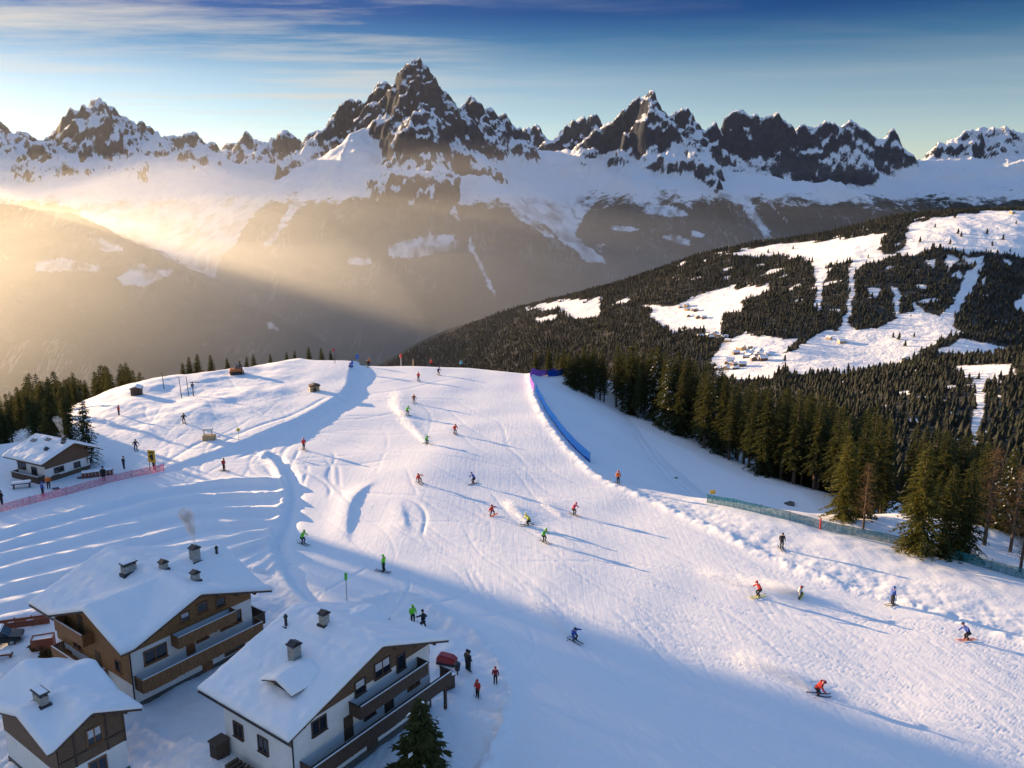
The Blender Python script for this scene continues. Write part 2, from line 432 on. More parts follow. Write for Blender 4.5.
# carved ski tracks: shallow grooves splatted into the sheet
def splat(P, depth, sig):
    P = np.asarray(P); L = np.concatenate([[0], np.cumsum(np.hypot(*np.diff(P, axis=0).T))])
    n = max(8, int(L[-1] / 0.1)); q = np.linspace(0, L[-1], n)
    X = np.interp(q, L, P[:, 0]); Y = np.interp(q, L, P[:, 1])
    env = np.minimum(1, np.minimum(q, L[-1] - q) / 3.0)
    iu = np.rint((X / Y - U0) / (U1 - U0) * (NU - 1)).astype(int); iy = np.rint((np.log(Y) - math.log(Y0)) / (math.log(Y1) - math.log(Y0)) * (NY - 1)).astype(int)
    for du in range(-4, 5):
        for dv in range(-4, 5):
            a = np.clip(iu + du, 0, NU - 1); b = np.clip(iy + dv, 0, NY - 1)
            r = np.hypot(GX[b, a] - X, GY[b, a] - Y)
            np.minimum.at(TR, (b, a), -depth * env * np.exp(-(r / sig) ** 2))
TR = np.zeros_like(GZ)
rt = random.Random(5)
piste = W([(356, 368), (525, 368), (590, 478), (760, 565), (1024, 655), (1024, 768), (480, 768), (500, 650), (330, 600), (310, 470), (350, 400)])
for k in range(400):
    while True:
        px, py = rt.uniform(300, 1020), 370 + 398 * rt.random() ** 0.6
        x, y = gnd(px, py)
        if inpoly(np.array(x), np.array(y), piste): break
    hd = math.radians(rt.gauss(138, 14)); L = rt.uniform(12, 60); lam = rt.uniform(22, 60); am = rt.uniform(0.03, 0.45); ph = rt.uniform(0, 6)
    P = []; 
    for i in range(int(L / 0.4)):
        a = hd + am * math.sin(ph + i * 0.4 * 2 * PI / lam); P.append((x, y)); x += 0.4 * math.sin(a); y += 0.4 * math.cos(a)
    P = [p for p in P if p[1] > 30]
    if len(P) > 6: splat(P, rt.uniform(0.022, 0.06), 0.06 + 0.0008 * P[0][1])
for k in range(80):                                          # traverses on the left mound
    px, py = rt.uniform(110, 345), rt.uniform(375, 455); x, y = gnd(px, py, 1.5)
    hd = math.radians(rt.uniform(60, 190)); P = []; am = rt.uniform(0.1, 0.6)
    for i in range(int(rt.uniform(25, 90))): a = hd + am * math.sin(i * 0.1); P.append((x, y)); x += 0.5 * math.sin(a); y += 0.5 * math.cos(a)
    splat(P, rt.uniform(0.04, 0.11), 0.26)
for k in range(60):                                          # footpaths and ruts round the chalets
    px, py = rt.uniform(0, 500), rt.uniform(600, 768); x, y = gnd(px, py)
    if not inpoly(np.array(x), np.array(y), YARD): continue
    hd = math.radians(rt.uniform(0, 360)); P = []; am = rt.uniform(0.1, 0.8)
    for i in range(int(rt.uniform(15, 50))): a = hd + am * math.sin(i * 0.15); P.append((x, y)); x += 0.4 * math.sin(a); y += 0.4 * math.cos(a)
    P = [p for p in P if p[1] > 28]
    if len(P) > 8: splat(P, rt.uniform(0.05, 0.14), rt.uniform(0.12, 0.3))
for P in ([(205, 450), (240, 432), (290, 415), (330, 395)], [(150, 468), (200, 440), (255, 430)], [(235, 455), (262, 440), (300, 428)]):
    splat(curve(W(P, 1.0), 8), 0.2, 0.5)
for ox in (0, 1.5):                                          # groomer trail curving through the bowl
    splat([(a + ox, b) for a, b in curve(W([(636, 420), (652, 445), (672, 468), (690, 486), (705, 500)], -3), 8)], 0.14, 0.4)
GZ = GZ + TR * (1 - 0.5 * GR)

def hz(x, y):
    """ground height under a point"""
    a = (x / y - U0) / (U1 - U0) * (NU - 1); b = (math.log(max(y, Y0)) - math.log(Y0)) / (math.log(Y1) - math.log(Y0)) * (NY - 1)
    a = min(max(a, 0), NU - 2); b = min(max(b, 0), NY - 2); i, j = int(a), int(b); a -= i; b -= j
    return float((GZ[j, i] * (1 - a) + GZ[j, i + 1] * a) * (1 - b) + (GZ[j + 1, i] * (1 - a) + GZ[j + 1, i + 1] * a) * b)

def place(px, py):
    """first hit of the view ray on the ground"""
    X, dy, dz = ray(px, py); prev = None; y = 30.0
    def gap(y): t = y / dy; return H + dz * t - hz(X * t, y)
    while y < 420:
        if gap(y) < 0: break
        prev = y; y += 0.6
    if y >= 420: x, y = gnd(px, py); return x, y, hz(x, y)
    lo, hi = (prev or y), y
    for _ in range(12):
        m_ = 0.5 * (lo + hi)
        if gap(m_) < 0: hi = m_
        else: lo = m_
    x = X * hi / dy; return x, hi, hz(x, hi)

me = mesh_np('ground', np.stack([GX, GY, GZ], -1).reshape(-1, 3), grid_faces(NY, NU), [M['snow']], True)
attr(me, 'rough', GR)
tag(link('ground', me), 'snow covered plateau with groomed ski run, furrowed field and steep edges', 'ground', kind='structure')

# ------------------------------------------------------------------ far terrain
def tps(P):
    P = np.asarray(P, float); n = len(P); S = 1000.0
    def U(r2): return np.where(r2 > 1e-12, r2 * np.log(np.maximum(r2, 1e-12)), 0)
    q = P[:, :2] / S; A = np.zeros((n + 3, n + 3))
    A[:n, :n] = U(((q[:, None] - q[None]) ** 2).sum(-1)) + np.eye(n) * 1e-4; A[:n, n] = 1; A[:n, n + 1:] = q; A[n, :n] = 1; A[n + 1:, :n] = q.T
    w = np.linalg.solve(A, np.concatenate([P[:, 2], [0, 0, 0]]))
    def f(x, y):
        x = np.asarray(x) / S; y = np.asarray(y) / S; o = w[n] + w[n + 1] * x + w[n + 2] * y
        for k in range(n): o = o + w[k] * U((x - q[k, 0]) ** 2 + (y - q[k, 1]) ** 2)
        return o
    return f

def back(P, dy, dz): return [(x * (1 + dy / y), y + dy, z - dz) for x, y, z in P]

# --- the sunlit hill across the valley, right
crest = [at_depth(*q) for q in [(250, 430, 3500), (380, 365, 3400), (430, 337, 3300), (500, 313, 3150), (560, 298, 3050), (625, 281, 2950), (700, 256, 2850), (765, 243, 2780), (830, 234, 2720), (862, 226, 2680), (900, 219, 2640), (960, 214, 2600), (1024, 212, 2560), (1140, 212, 2500)]]
hp = crest + [at_depth(-100, 560, 3400), at_depth(60, 520, 3400), at_depth(-100, 560, 2000), at_depth(300, 480, 2000)] + back(crest, 350, 110) + back(crest, 900, 420)
hp += [at_depth(*q) for q in [(760, 350, 1650), (850, 356, 1560), (950, 345, 1560), (700, 345, 1800), (820, 382, 1320), (1010, 355, 1500), (1130, 355, 1480), (640, 330, 2150), (560, 330, 2500), (500, 345, 2700),
      (700, 300, 2300), (800, 297, 2030), (900, 290, 1930), (1010, 288, 1880), (1130, 288, 1860), (880, 250, 2180), (960, 250, 2060), (1030, 250, 2020), (1130, 250, 2000), (780, 262, 2420), (690, 285, 2450), (620, 305, 2560), (450, 370, 2750), (700, 400, 1350), (600, 380, 1700), (960, 400, 1300), (1120, 400, 1280)]]
hill_f = tps(hp)
hu = np.linspace(-0.42, 0.86, 620); hy = np.linspace(1230, 3650, 460); HU, HY = np.meshgrid(hu, hy); HX = HU * HY
def hill_h(x, y):
    z = hill_f(x, y)
    z = z + 9 * fbm(x / 260, y / 260, 4, 101) + 7 * (ridged(x / 170, y / 320, 4, 107) - 0.5) * sstep(z, -250, -150)
    return z
HZ = hill_h(HX, HY)
def c8(l): return [(680 + a / 2.977, 200 + b / 2.977) for a, b in l]
def c4(l): return [(400 + a / 2.56, 150 + b / 2.56) for a, b in l]
open_polys = [c8(l) for l in [
    [(115, 165), (200, 145), (420, 120), (560, 103), (612, 98), (600, 130), (592, 155), (640, 158), (668, 140), (676, 100), (690, 68), (800, 46), (900, 36), (1100, 30), (1100, 165), (1024, 170), (960, 165), (900, 150), (860, 160), (800, 150), (760, 140), (700, 165), (640, 165), (560, 185), (520, 205), (515, 185), (440, 190), (430, 230), (415, 330), (405, 330), (402, 240), (398, 195), (380, 178), (280, 165), (180, 160)],
    [(505, 200), (522, 200), (515, 300), (502, 382), (478, 388), (500, 300)],
    [(630, 262), (655, 265), (651, 350), (640, 350)], [(730, 175), (760, 178), (745, 205)], [(800, 165), (830, 170), (805, 215), (790, 200)], [(835, 165), (905, 165), (900, 185), (850, 190)],
    [(330, 452), (400, 403), (470, 385), (500, 376), (530, 388), (580, 385), (640, 350), (690, 345), (700, 300), (730, 335), (770, 345), (815, 310), (840, 250), (872, 190), (900, 185), (882, 240), (852, 290), (822, 340), (815, 380), (845, 395), (780, 415), (700, 460), (640, 495), (520, 520), (400, 520), (310, 510), (305, 460)],
    [(95, 470), (130, 425), (200, 395), (230, 405), (300, 410), (360, 410), (330, 440), (305, 460), (305, 500), (280, 525), (200, 540), (110, 530)],
    [(-20, 335), (0, 310), (60, 300), (120, 270), (230, 260), (265, 255), (255, 275), (180, 300), (190, 330), (120, 340), (130, 400), (90, 400), (60, 370), (20, 350)],
    [(770, 440), (840, 415), (930, 430), (1030, 450), (1100, 455), (1100, 475), (1024, 472), (900, 465), (770, 458)], [(990, 320), (1030, 280), (1100, 275), (1100, 330), (1010, 335)], [(890, 240), (915, 225), (905, 260)]]]
open_polys += [c4(l) for l in [[(320, 405), (400, 385), (515, 380), (505, 425), (440, 435), (410, 405), (330, 410)], [(540, 395), (585, 380), (580, 395)], [(345, 430), (400, 425), (395, 440), (350, 440)], [(620, 395), (700, 400), (760, 375), (800, 360), (945, 345), (900, 380), (830, 400), (820, 470), (790, 455), (740, 455), (700, 470), (650, 440), (640, 410)]]]
def hill_open(x, y, z):
    px, py = proj(x, y, z)
    px = px + 7 * fbm(x / 60, y / 60, 4, 131); py = py + 5 * fbm(x / 55, y / 55, 4, 133)
    r = np.zeros(np.shape(x), bool)
    for P in open_polys: r |= inpoly(px, py, P)
    crestband = False
    r |= (noise(x / 55, y / 55, 137) > 0.55) & (z > -220)
    return r

m, nt, bs = mat('forest_floor_and_snow')
at = N(nt, 'ShaderNodeAttribute', attribute_name='open')
f = noise_node(nt, 0.03, 6, 0.65, coords(nt))
under = ramp(nt, f, [(0.35, (0.03, 0.033, 0.03)), (0.62, (0.07, 0.065, 0.055)), (0.8, (0.5, 0.5, 0.52))])
mx = N(nt, 'ShaderNodeMix', data_type='RGBA'); nt.links.new(at.outputs['Fac'], mx.inputs[0]); nt.links.new(under, mx.inputs[6]); mx.inputs[7].default_value = (0.84, 0.85, 0.87, 1)
nt.links.new(mx.outputs[2], bs.inputs['Base Color']); bs.inputs['Roughness'].default_value = 0.8; bs.inputs['Specular IOR Level'].default_value = 0.1
bump(nt, bs, noise_node(nt, 0.035, 7, 0.6, coords(nt)), 0.45, 14.0)
M['hillmat'] = m
me = mesh_np('hill', np.stack([HX, HY, HZ], -1).reshape(-1, 3), grid_faces(460, 620), [M['hillmat']], True)
attr(me, 'open', hill_open(HX, HY, HZ).astype(float))
tag(link('hill', me), 'sunlit snowy hill with forest belts across the valley', 'hill', kind='structure')

# --- nearer wooded slope on the right, between the plateau and the village
sp = [at_depth(*q) for q in [(640, 470, 900), (740, 397, 1080), (800, 388, 1030), (870, 377, 980), (950, 364, 950), (1024, 354, 930), (1140, 345, 920), (1024, 480, 430), (1140, 480, 420), (900, 440, 560), (760, 425, 720), (960, 420, 640), (1030, 410, 660), (1140, 410, 640), (860, 470, 430), (700, 480, 500)]]
sp += back(sp[1:7], 260, 120) + back(sp[1:7], 120, 26)
slope_f = tps(sp)
su = np.linspace(0.08, 0.86, 300); sy = np.linspace(240, 1230, 280); SU, SY = np.meshgrid(su, sy); SX = SU * SY
def slope_h(x, y): return slope_f(x, y) + 5 * fbm(x / 90, y / 90, 4, 151)
slope_polys = [[(974, 380), (986, 378), (984, 410), (977, 450), (969, 450), (974, 410)], [(955, 366), (1012, 364), (1015, 374), (965, 378)], [(975, 378), (1000, 372), (1000, 380)], [(890, 393), (912, 390), (910, 395)]]
def slope_open(x, y, z):
    px, py = proj(x, y, z); r = np.zeros(np.shape(x), bool); px = px + 1.5 * noise(x / 18, y / 18, 161)
    for P in slope_polys: r |= inpoly(px, py, P)
    return r | (noise(x / 24, y / 24, 163) > 0.62)
SZ = slope_h(SX, SY)
me = mesh_np('wooded_slope', np.stack([SX, SY, SZ], -1).reshape(-1, 3), grid_faces(280, 300), [M['hillmat']], True)
attr(me, 'open', slope_open(SX, SY, SZ).astype(float))
tag(link('wooded_slope', me), 'wooded slope below the plateau on the right with a cleared snow strip', 'slope', kind='structure')

# --- valley floor
n = 40; vx, vy = np.meshgrid(np.linspace(-12800, 12800, n), np.linspace(-3300, 12500, n))
me = mesh_np('valley_floor', np.stack([vx, vy, -960 + 0 * vx], -1).reshape(-1, 3), grid_faces(n, n), [M['hillmat']], True); attr(me, 'open', 0 * vx)
tag(link('valley_floor', me), 'dark wooded valley floor far below', 'valley', kind='structure')

# --- forests on those hills as far-off masses
def cones(P, hts, seed, sides=6):
    r = np.random.default_rng(seed); n = len(P); V = []; Fc = []; base = 0
    k = np.arange(sides) * 2 * PI / sides
    tiers = [(0.08, 0.21, 0.5), (0.32, 0.165, 0.74), (0.56, 0.115, 1.0)]
    V = np.zeros((n, 3 * (sides + 1), 3)); c = 0; faces = []
    for zb, rad, zt in tiers:
        rr = 1.2 * rad * (1 + r.uniform(-0.35, 0.35, (n, sides))) * hts[:, None]; th = k[None] + r.uniform(0, 6, (n, 1))
        V[:, c:c + sides, 0] = P[:, :1] + rr * np.cos(th); V[:, c:c + sides, 1] = P[:, 1:2] + rr * np.sin(th)
        V[:, c:c + sides, 2] = P[:, 2:] + hts[:, None] * (zb + r.uniform(-0.05, 0.05, (n, sides)))
        V[:, c + sides, 0] = P[:, 0]; V[:, c + sides, 1] = P[:, 1]; V[:, c + sides, 2] = P[:, 2] + hts * zt
        faces += [(c + i, c + (i + 1) % sides, c + sides) for i in range(sides)]; c += sides + 1
    Fc = (np.arange(n)[:, None, None] * c + np.array(faces)[None]).reshape(-1, 3)
    return V.reshape(-1, 3), Fc

def forest(name, u0, u1, y0, y1, step, hfun, openf, hgt, label, seed, keep=1.0):
    r = np.random.default_rng(seed)
    yy = np.arange(y0, y1, step); X = []; Y = []
    for y in yy:
        xs = np.arange(u0 * y, u1 * y, step); X.append(xs); Y.append(np.full(len(xs), y))
    X = np.concatenate(X); Y = np.concatenate(Y); X = X + r.uniform(-.5, .5, len(X)) * step; Y = Y + r.uniform(-.5, .5, len(Y)) * step
    Z = hfun(X, Y); px, py = proj(X, Y, Z)
    ok = (~openf(X, Y, Z)) & (px > -30) & (px < 1080) & (py < 520) & (r.random(len(X)) < keep) & (noise(X / 30, Y / 30, seed + 3) < 0.5)
    X, Y, Z = X[ok], Y[ok], Z[ok]; h = hgt * r.uniform(0.5, 1.25, len(X)) * (1 + 0.35 * noise(X / 45, Y / 45, seed + 5))
    V, Fc = cones(np.stack([X, Y, Z - 0.5], 1), h, seed + 1)
    o = link(name, mesh_np(name, V, Fc, [M['farforest']])); tag(o, label, 'forest', kind='stuff'); print(name, len(X)); return o
forest('hill_forest', -0.2, 0.72, 1300, 3150, 8.2, hill_h, hill_open, 11.5, 'dark conifer forest covering the far hill', 201, 0.9)
forest('slope_forest', 0.12, 0.72, 300, 1080, 6.6, slope_h, slope_open, 10, 'brown and green conifer forest on the nearer slope', 211, 0.85)

# --- the mountain range
mu = np.linspace(-0.80, 0.80, 1150); my = np.exp(np.linspace(math.log(2500), math.log(12400), 640)); MU, MY = np.meshgrid(mu, my); MX = MU * MY
wx = MX + 260 * fbm(MX / 900, MY / 900, 4, 301); wy = MY + 260 * fbm(MX / 900, MY / 900, 4, 307)
MZ = np.full(MX.shape, -1000.0)
def R(pts): return [at_depth(*p) for p in pts]
def ridge(pts, slope, power=1.0):
    global MZ
    P = R(pts)
    for (a, b) in zip(P[:-1], P[1:]):
        dx, dy = b[0] - a[0], b[1] - a[1]; L2 = dx * dx + dy * dy
        t = np.clip(((wx - a[0]) * dx + (wy - a[1]) * dy) / L2, 0, 1)
        d = np.hypot(wx - a[0] - t * dx, wy - a[1] - t * dy)
        MZ = np.maximum(MZ, a[2] + (b[2] - a[2]) * t - slope * d)
def peak(px, py, y, slope, sharp=0.0):
    """a craggy pyramid whose summit stays where it is put"""
    global MZ
    x, yy, z = at_depth(px, py, y)
    sel = (np.abs(MX - x) < 1700) & (np.abs(MY - yy) < 2200)
    X, Y = MX[sel], MY[sel]; r = np.hypot(X - x, Y - yy)
    def wp(s, q): return s * fbm(X / q, Y / q, 3, 401) - s * fbm(np.array([x]) / q, np.array([yy]) / q, 3, 401)[0], s * fbm(X / q, Y / q, 3, 409) - s * fbm(np.array([x]) / q, np.array([yy]) / q, 3, 409)[0]
    a1, b1 = wp(170, 480); a2, b2 = wp(80, 120)
    ex, ey = X - x + a1 + a2, Y - yy + b1 + b2; d = np.hypot(ex, ey * 0.8); th = np.arctan2(ey, ex); ph = px * 1.7
    d = d * (1 + 0.24 * np.cos(3 * th + ph) + 0.13 * np.cos(5 * th + 2 * ph))
    MZ[sel] = np.maximum(MZ[sel], z - slope * d * (1 + 0.07 * np.sin(d / 60 + ph)))
# broad masses
ridge([(-260, 262, 5200), (-120, 228, 5150), (-30, 200, 5080), (0, 196, 5050), (70, 208, 4950), (150, 250, 4850), (260, 312, 4700), (340, 365, 4600)], 0.62)
ridge([(-200, 160, 8600), (0, 152, 8500), (120, 145, 8400), (230, 160, 8300), (290, 165, 8000)], 0.42)
ridge([(230, 240, 6700), (262, 200, 7000), (300, 172, 7150), (345, 160, 7200), (420, 168, 7100), (480, 176, 7000), (530, 215, 6800), (590, 262, 6500), (660, 330, 6100)], 0.50)
ridge([(345, 160, 7200), (360, 130, 7700), (400, 118, 8100)], 0.6)
ridge([(410, 165, 7150), (400, 240, 6200), (380, 320, 5500)], 0.42)
ridge([(490, 150, 8300), (530, 150, 9000), (560, 150, 9000), (620, 152, 8600)], 0.4)
ridge([(555, 232, 7300), (585, 192, 7700), (640, 165, 8000), (700, 166, 8000), (770, 172, 7900), (840, 182, 7800), (900, 205, 7600)], 0.5)
ridge([(650, 165, 8000), (670, 260, 6900), (680, 330, 6200)], 0.42)
ridge([(760, 172, 7900), (770, 240, 7000), (790, 320, 6200)], 0.42)
ridge([(870, 160, 9200), (960, 155, 9000), (1060, 160, 8800), (1250, 150, 8600)], 0.42)
ridge([(800, 215, 7300), (830, 180, 7900), (860, 215, 7200), (900, 250, 6800)], 0.5)
ridge([(880, 225, 7000), (960, 195, 7500), (1060, 180, 7600), (1200, 170, 7500)], 0.5)
BASE0 = MZ.copy()
ridge([(726, 132, 8900), (733, 116, 8850), (741, 111, 8850), (752, 109, 8850), (765, 111, 8850), (781, 106, 8850), (787, 116, 8850), (791, 127, 8900)], 1.9)
ridge([(786, 134, 9000), (800, 125, 9000), (817, 121, 9000), (835, 124, 9000), (852, 120, 9000), (880, 127, 9000), (906, 131, 9000), (916, 141, 9000)], 1.35)
BASE = BASE0
# summits traced from the skyline
for p in [(-30, 118, 8600, 1.0), (0, 118, 8600, .9), (15, 131, 8500, .9), (56, 122, 8500, 1.0), (75, 117, 8500, 1.0), (96, 97, 8500, 1.05), (118, 111, 8500, 1.0), (140, 111, 8450, 1.0), (158, 122, 8450, 1.), (188, 128, 8400, 1.0), (206, 141, 8350, 1.0),
          (248, 127, 11000, 1.15), (287, 129, 11200, 1.0), (272, 137, 11000, 1.), (316, 124, 10800, 1.2), (329, 124, 10800, 1.2), (225, 148, 10800, .8),
          (345, 118, 8500, 1.3), (357, 95, 8400, 1.3), (385, 82, 8300, 1.5), (415, 56, 8200, 1.32), (429, 72, 8300, 1.4), (472, 88, 8500, 1.45), (487, 99, 8550, 1.4), (503, 112, 8600, 1.3), (516, 130, 8600, 1.2),
          (536, 120, 11000, 1.3), (523, 130, 11000, 1.1), (583, 112, 10800, 1.2), (592, 111, 10800, 1.2), (570, 126, 10800, 1.2), (607, 124, 10600, 1.1), (510, 130, 10900, 1.),
          (651, 90, 8700, 1.25), (683, 102, 8750, 1.2), (715, 124, 8800, 1.0), (605, 136, 8700, 1.0),
          (940, 146, 9400, .8), (965, 139, 9400, .75), (990, 122, 9400, .72), (1010, 134, 9400, .7), (1040, 142, 9400, .8), (1090, 120, 9300, .9)]:
    peak(*p)
MZ = np.maximum(MZ, -960 + 0 * MZ)
hgt = MZ + 960; CRAG = sstep(MZ - BASE, -5, 90)
rg = ridged(wx / 620, wy / 620, 6, 311); rg2 = ridged(MX / 210, MY / 210, 5, 317)
amp = 150 * sstep(hgt, 100, 900) * (0.30 + 0.50 * CRAG)
MZ = MZ + amp * (rg - 0.62) * 1.3 + 60 * sstep(hgt, 100, 900) * (rg2 - 0.6) * (0.30 + 0.75 * CRAG)
MZ = MZ + 16 * fbm(MX / 90, MY / 90, 3, 331) * (0.3 + CRAG)

m, nt, bs = mat('mountain_rock_snow_forest')
geo = N(nt, 'ShaderNodeNewGeometry'); sx = N(nt, 'ShaderNodeSeparateXYZ'); nt.links.new(geo.outputs['Normal'], sx.inputs[0])
sp_ = N(nt, 'ShaderNodeSeparateXYZ'); nt.links.new(geo.outputs['Position'], sp_.inputs[0])
v = coords(nt)
n1 = noise_node(nt, 0.0035, 8, 0.65, v); n2 = noise_node(nt, 0.016, 8, 0.7, v)
# snow: slope + height + noise
st = mathn(nt, 'ADD', mathn(nt, 'MULTIPLY', sx.outputs['Z'], 2.6), mathn(nt, 'MULTIPLY', n2, 0.7))
st = mathn(nt, 'ADD', st, mathn(nt, 'MULTIPLY', n1, 0.8)); n3 = noise_node(nt, 0.05, 8, 0.75, coords(nt, scale=(1.3, 1.3, 0.3)))
st = mathn(nt, 'ADD', st, mathn(nt, 'MULTIPLY', mathn(nt, 'SUBTRACT', n3, 0.12), 1.5))
st = mathn(nt, 'SUBTRACT', st, mathn(nt, 'MULTIPLY', mathn(nt, 'MAXIMUM', mathn(nt, 'SUBTRACT', sp_.outputs['Z'], 380), 0), 0.00055))
cr = N(nt, 'ShaderNodeAttribute', attribute_name='crag')
st = mathn(nt, 'SUBTRACT', st, mathn(nt, 'MULTIPLY', cr.outputs['Fac'], 0.74)); st = mathn(nt, 'ADD', st, 0.42)
snowf = ramp(nt, mathn(nt, 'SUBTRACT', st, 2.05), [(0.34, (0, 0, 0)), (0.60, (1, 1, 1))])
rockc = ramp(nt, n2, [(0.3, (0.012, 0.019, 0.034)), (0.7, (0.05, 0.059, 0.08))])
mx1 = N(nt, 'ShaderNodeMix', data_type='RGBA'); nt.links.new(snowf, mx1.inputs[0]); nt.links.new(rockc, mx1.inputs[6]); mx1.inputs[7].default_value = (0.82, 0.84, 0.88, 1)
# forest below the tree line, broken by gullies and clearings (attribute)
fz = mathn(nt, 'ADD', sp_.outputs['Z'], mathn(nt, 'MULTIPLY', mathn(nt, 'SUBTRACT', n1, 0.5), -520))
fz = mathn(nt, 'ADD', fz, mathn(nt, 'MULTIPLY', mathn(nt, 'SUBTRACT', n2, 0.5), -260))
ff = ramp(nt, mathn(nt, 'MULTIPLY', mathn(nt, 'ADD', fz, 300), 1 / 600), [(0.44, (1, 1, 1)), (0.54, (0, 0, 0))])
at = N(nt, 'ShaderNodeAttribute', attribute_name='clearing')
ff = mathn(nt, 'MULTIPLY', ff, mathn(nt, 'SUBTRACT', 1.0, at.outputs['Fac']))
fcol0 = ramp(nt, n2, [(0.3, (0.012, 0.018, 0.018)), (0.60, (0.04, 0.046, 0.042)), (0.72, (0.20, 0.205, 0.215))])
gul = noise_node(nt, 1.0, 5, 0.6, coords(nt, scale=(0.0085, 0.0013, 0.0013), rot=(0, 0, 0.12)))
gm_ = ramp(nt, mathn(nt, 'ABSOLUTE', mathn(nt, 'SUBTRACT', gul, 0.5), 0.0), [(0.0, (1, 1, 1)), (0.018, (0, 0, 0))])
gsel = ramp(nt, noise_node(nt, 0.0022, 3, 0.5, coords(nt)), [(0.5, (0, 0, 0)), (0.62, (1, 1, 1))])
fm_ = N(nt, 'ShaderNodeMix', data_type='RGBA'); nt.links.new(mathn(nt, 'MULTIPLY', mathn(nt, 'MULTIPLY', gm_, gsel), 0.32), fm_.inputs[0]); nt.links.new(fcol0, fm_.inputs[6]); fm_.inputs[7].default_value = (0.6, 0.62, 0.66, 1)
fcol = fm_.outputs[2]
mx2 = N(nt, 'ShaderNodeMix', data_type='RGBA'); nt.links.new(ff, mx2.inputs[0]); nt.links.new(mx1.outputs[2], mx2.inputs[6]); nt.links.new(fcol, mx2.inputs[7])
nt.links.new(mx2.outputs[2], bs.inputs['Base Color']); bs.inputs['Roughness'].default_value = 0.85; bs.inputs['Specular IOR Level'].default_value = 0.1
bump(nt, bs, n2, 0.6, 60.0)
M['mountain'] = m
clear_polys = [[(388, 246), (410, 240), (432, 235), (456, 236), (455, 246), (430, 255), (400, 258), (386, 257)], [(640, 212), (652, 205), (675, 206), (690, 216), (665, 217)], [(612, 226), (640, 228), (632, 232), (615, 231)], [(662, 235), (690, 240), (690, 245), (668, 241)], [(690, 230), (706, 234), (702, 238), (692, 236)],
               [(36, 262), (60, 258), (100, 265), (98, 272), (62, 270), (36, 272)], [(118, 278), (138, 262), (150, 268), (178, 270), (160, 278), (142, 287), (122, 285)], [(88, 238), (105, 240), (124, 250), (110, 252), (92, 245)], [(265, 322), (275, 324), (280, 332), (268, 328)], [(345, 260), (370, 258), (372, 265), (350, 266)],
               [(165, 255), (185, 250), (205, 225), (250, 190), (262, 195), (232, 225), (210, 250), (208, 275), (190, 262)], [(470, 235), (475, 250), (495, 290), (497, 300), (484, 275), (468, 245)], [(195, 215), (215, 205), (205, 225), (185, 240)],
               [(555, 235), (575, 205), (600, 195), (585, 215), (565, 245)], [(595, 245), (605, 245), (600, 252)], [(735, 195), (745, 195), (775, 240), (765, 238)], [(760, 190), (785, 220), (792, 225), (770, 205)], [(500, 195), (530, 215), (555, 238), (548, 238), (515, 215)],
               [(300, 195), (310, 195), (270, 245), (262, 246)], [(400, 195), (420, 200), (410, 215)], [(445, 200), (455, 203), (460, 220), (450, 215)]]
px, py = proj(MX, MY, MZ); px = px + 4 * fbm(MX / 120, MY / 120, 3, 341); py = py + 3 * fbm(MX / 120, MY / 120, 3, 343)
clr = np.zeros(MX.shape, bool)
wide_polys = [[(-60, 180), (0, 198), (65, 206), (150, 248), (212, 280), (225, 258), (255, 210), (290, 180), (200, 160), (0, 160)],
              [(478, 175), (500, 200), (540, 222), (572, 246), (590, 262), (604, 262), (578, 236), (572, 212), (592, 192), (640, 175), (560, 160)], [(690, 170), (716, 195), (745, 205), (760, 190), (830, 205), (850, 190), (800, 170)]]
wide = np.zeros(MX.shape, bool)
for P in wide_polys: wide |= inpoly(px + 6 * fbm(MX / 300, MY / 300, 3, 351), py + 5 * fbm(MX / 200, MY / 200, 3, 353), P)
wide = wide.astype(float) * np.clip(0.75 + 0.9 * fbm(MX / 150, MY / 260, 4, 357), 0, 1)
for P in clear_polys: clr |= inpoly(px, py, P)
me = mesh_np('mountains', np.stack([MX, MY, MZ], -1).reshape(-1, 3), grid_faces(640, 1150), [M['mountain']], True)
attr(me, 'crag', CRAG); attr(me, 'clearing', np.maximum(clr * np.clip(0.75 + 1.6 * fbm(MX / 90, MY / 140, 4, 361), 0, 1), wide))
tag(link('mountains', me), 'jagged snowy mountain range with forested lower slopes', 'mountains', kind='structure')

# ------------------------------------------------------------------ sky, sun, haze
w = bpy.data.worlds.new('World'); scene.world = w; w.use_nodes = True; nt = w.node_tree
bg = nt.nodes['Background']; sky = N(nt, 'ShaderNodeTexSky', sky_type='NISHITA')
sky.sun_disc = False; sky.sun_elevation = SUN_EL; sky.sun_rotation = SUN_AZ; sky.air_density = 1.0; sky.dust_density = 0.1; sky.ozone_density = 3.0; sky.altitude = 1800
SKY_STRENGTH = 0.115
tc = N(nt, 'ShaderNodeTexCoord'); sv = N(nt, 'ShaderNodeSeparateXYZ'); nt.links.new(tc.outputs['Generated'], sv.inputs[0])
zz = mathn(nt, 'MAXIMUM', sv.outputs['Z'], 0.02)
cv = N(nt, 'ShaderNodeCombineXYZ'); nt.links.new(mathn(nt, 'DIVIDE', sv.outputs['X'], zz), cv.inputs[0]); nt.links.new(mathn(nt, 'DIVIDE', sv.outputs['Y'], zz), cv.inputs[1])
mp = N(nt, 'ShaderNodeMapping'); mp.inputs['Scale'].default_value = (0.24, 0.70, 1); mp.inputs['Rotation'].default_value = (0, 0, math.radians(40)); nt.links.new(cv.outputs[0], mp.inputs[0])
c1 = noise_node(nt, 1.5, 9, 0.62, mp.outputs[0])
nd = nt.nodes[-1]
sel = ramp(nt, c1, [(0.46, (0, 0, 0)), (0.66, (1, 1, 1))])
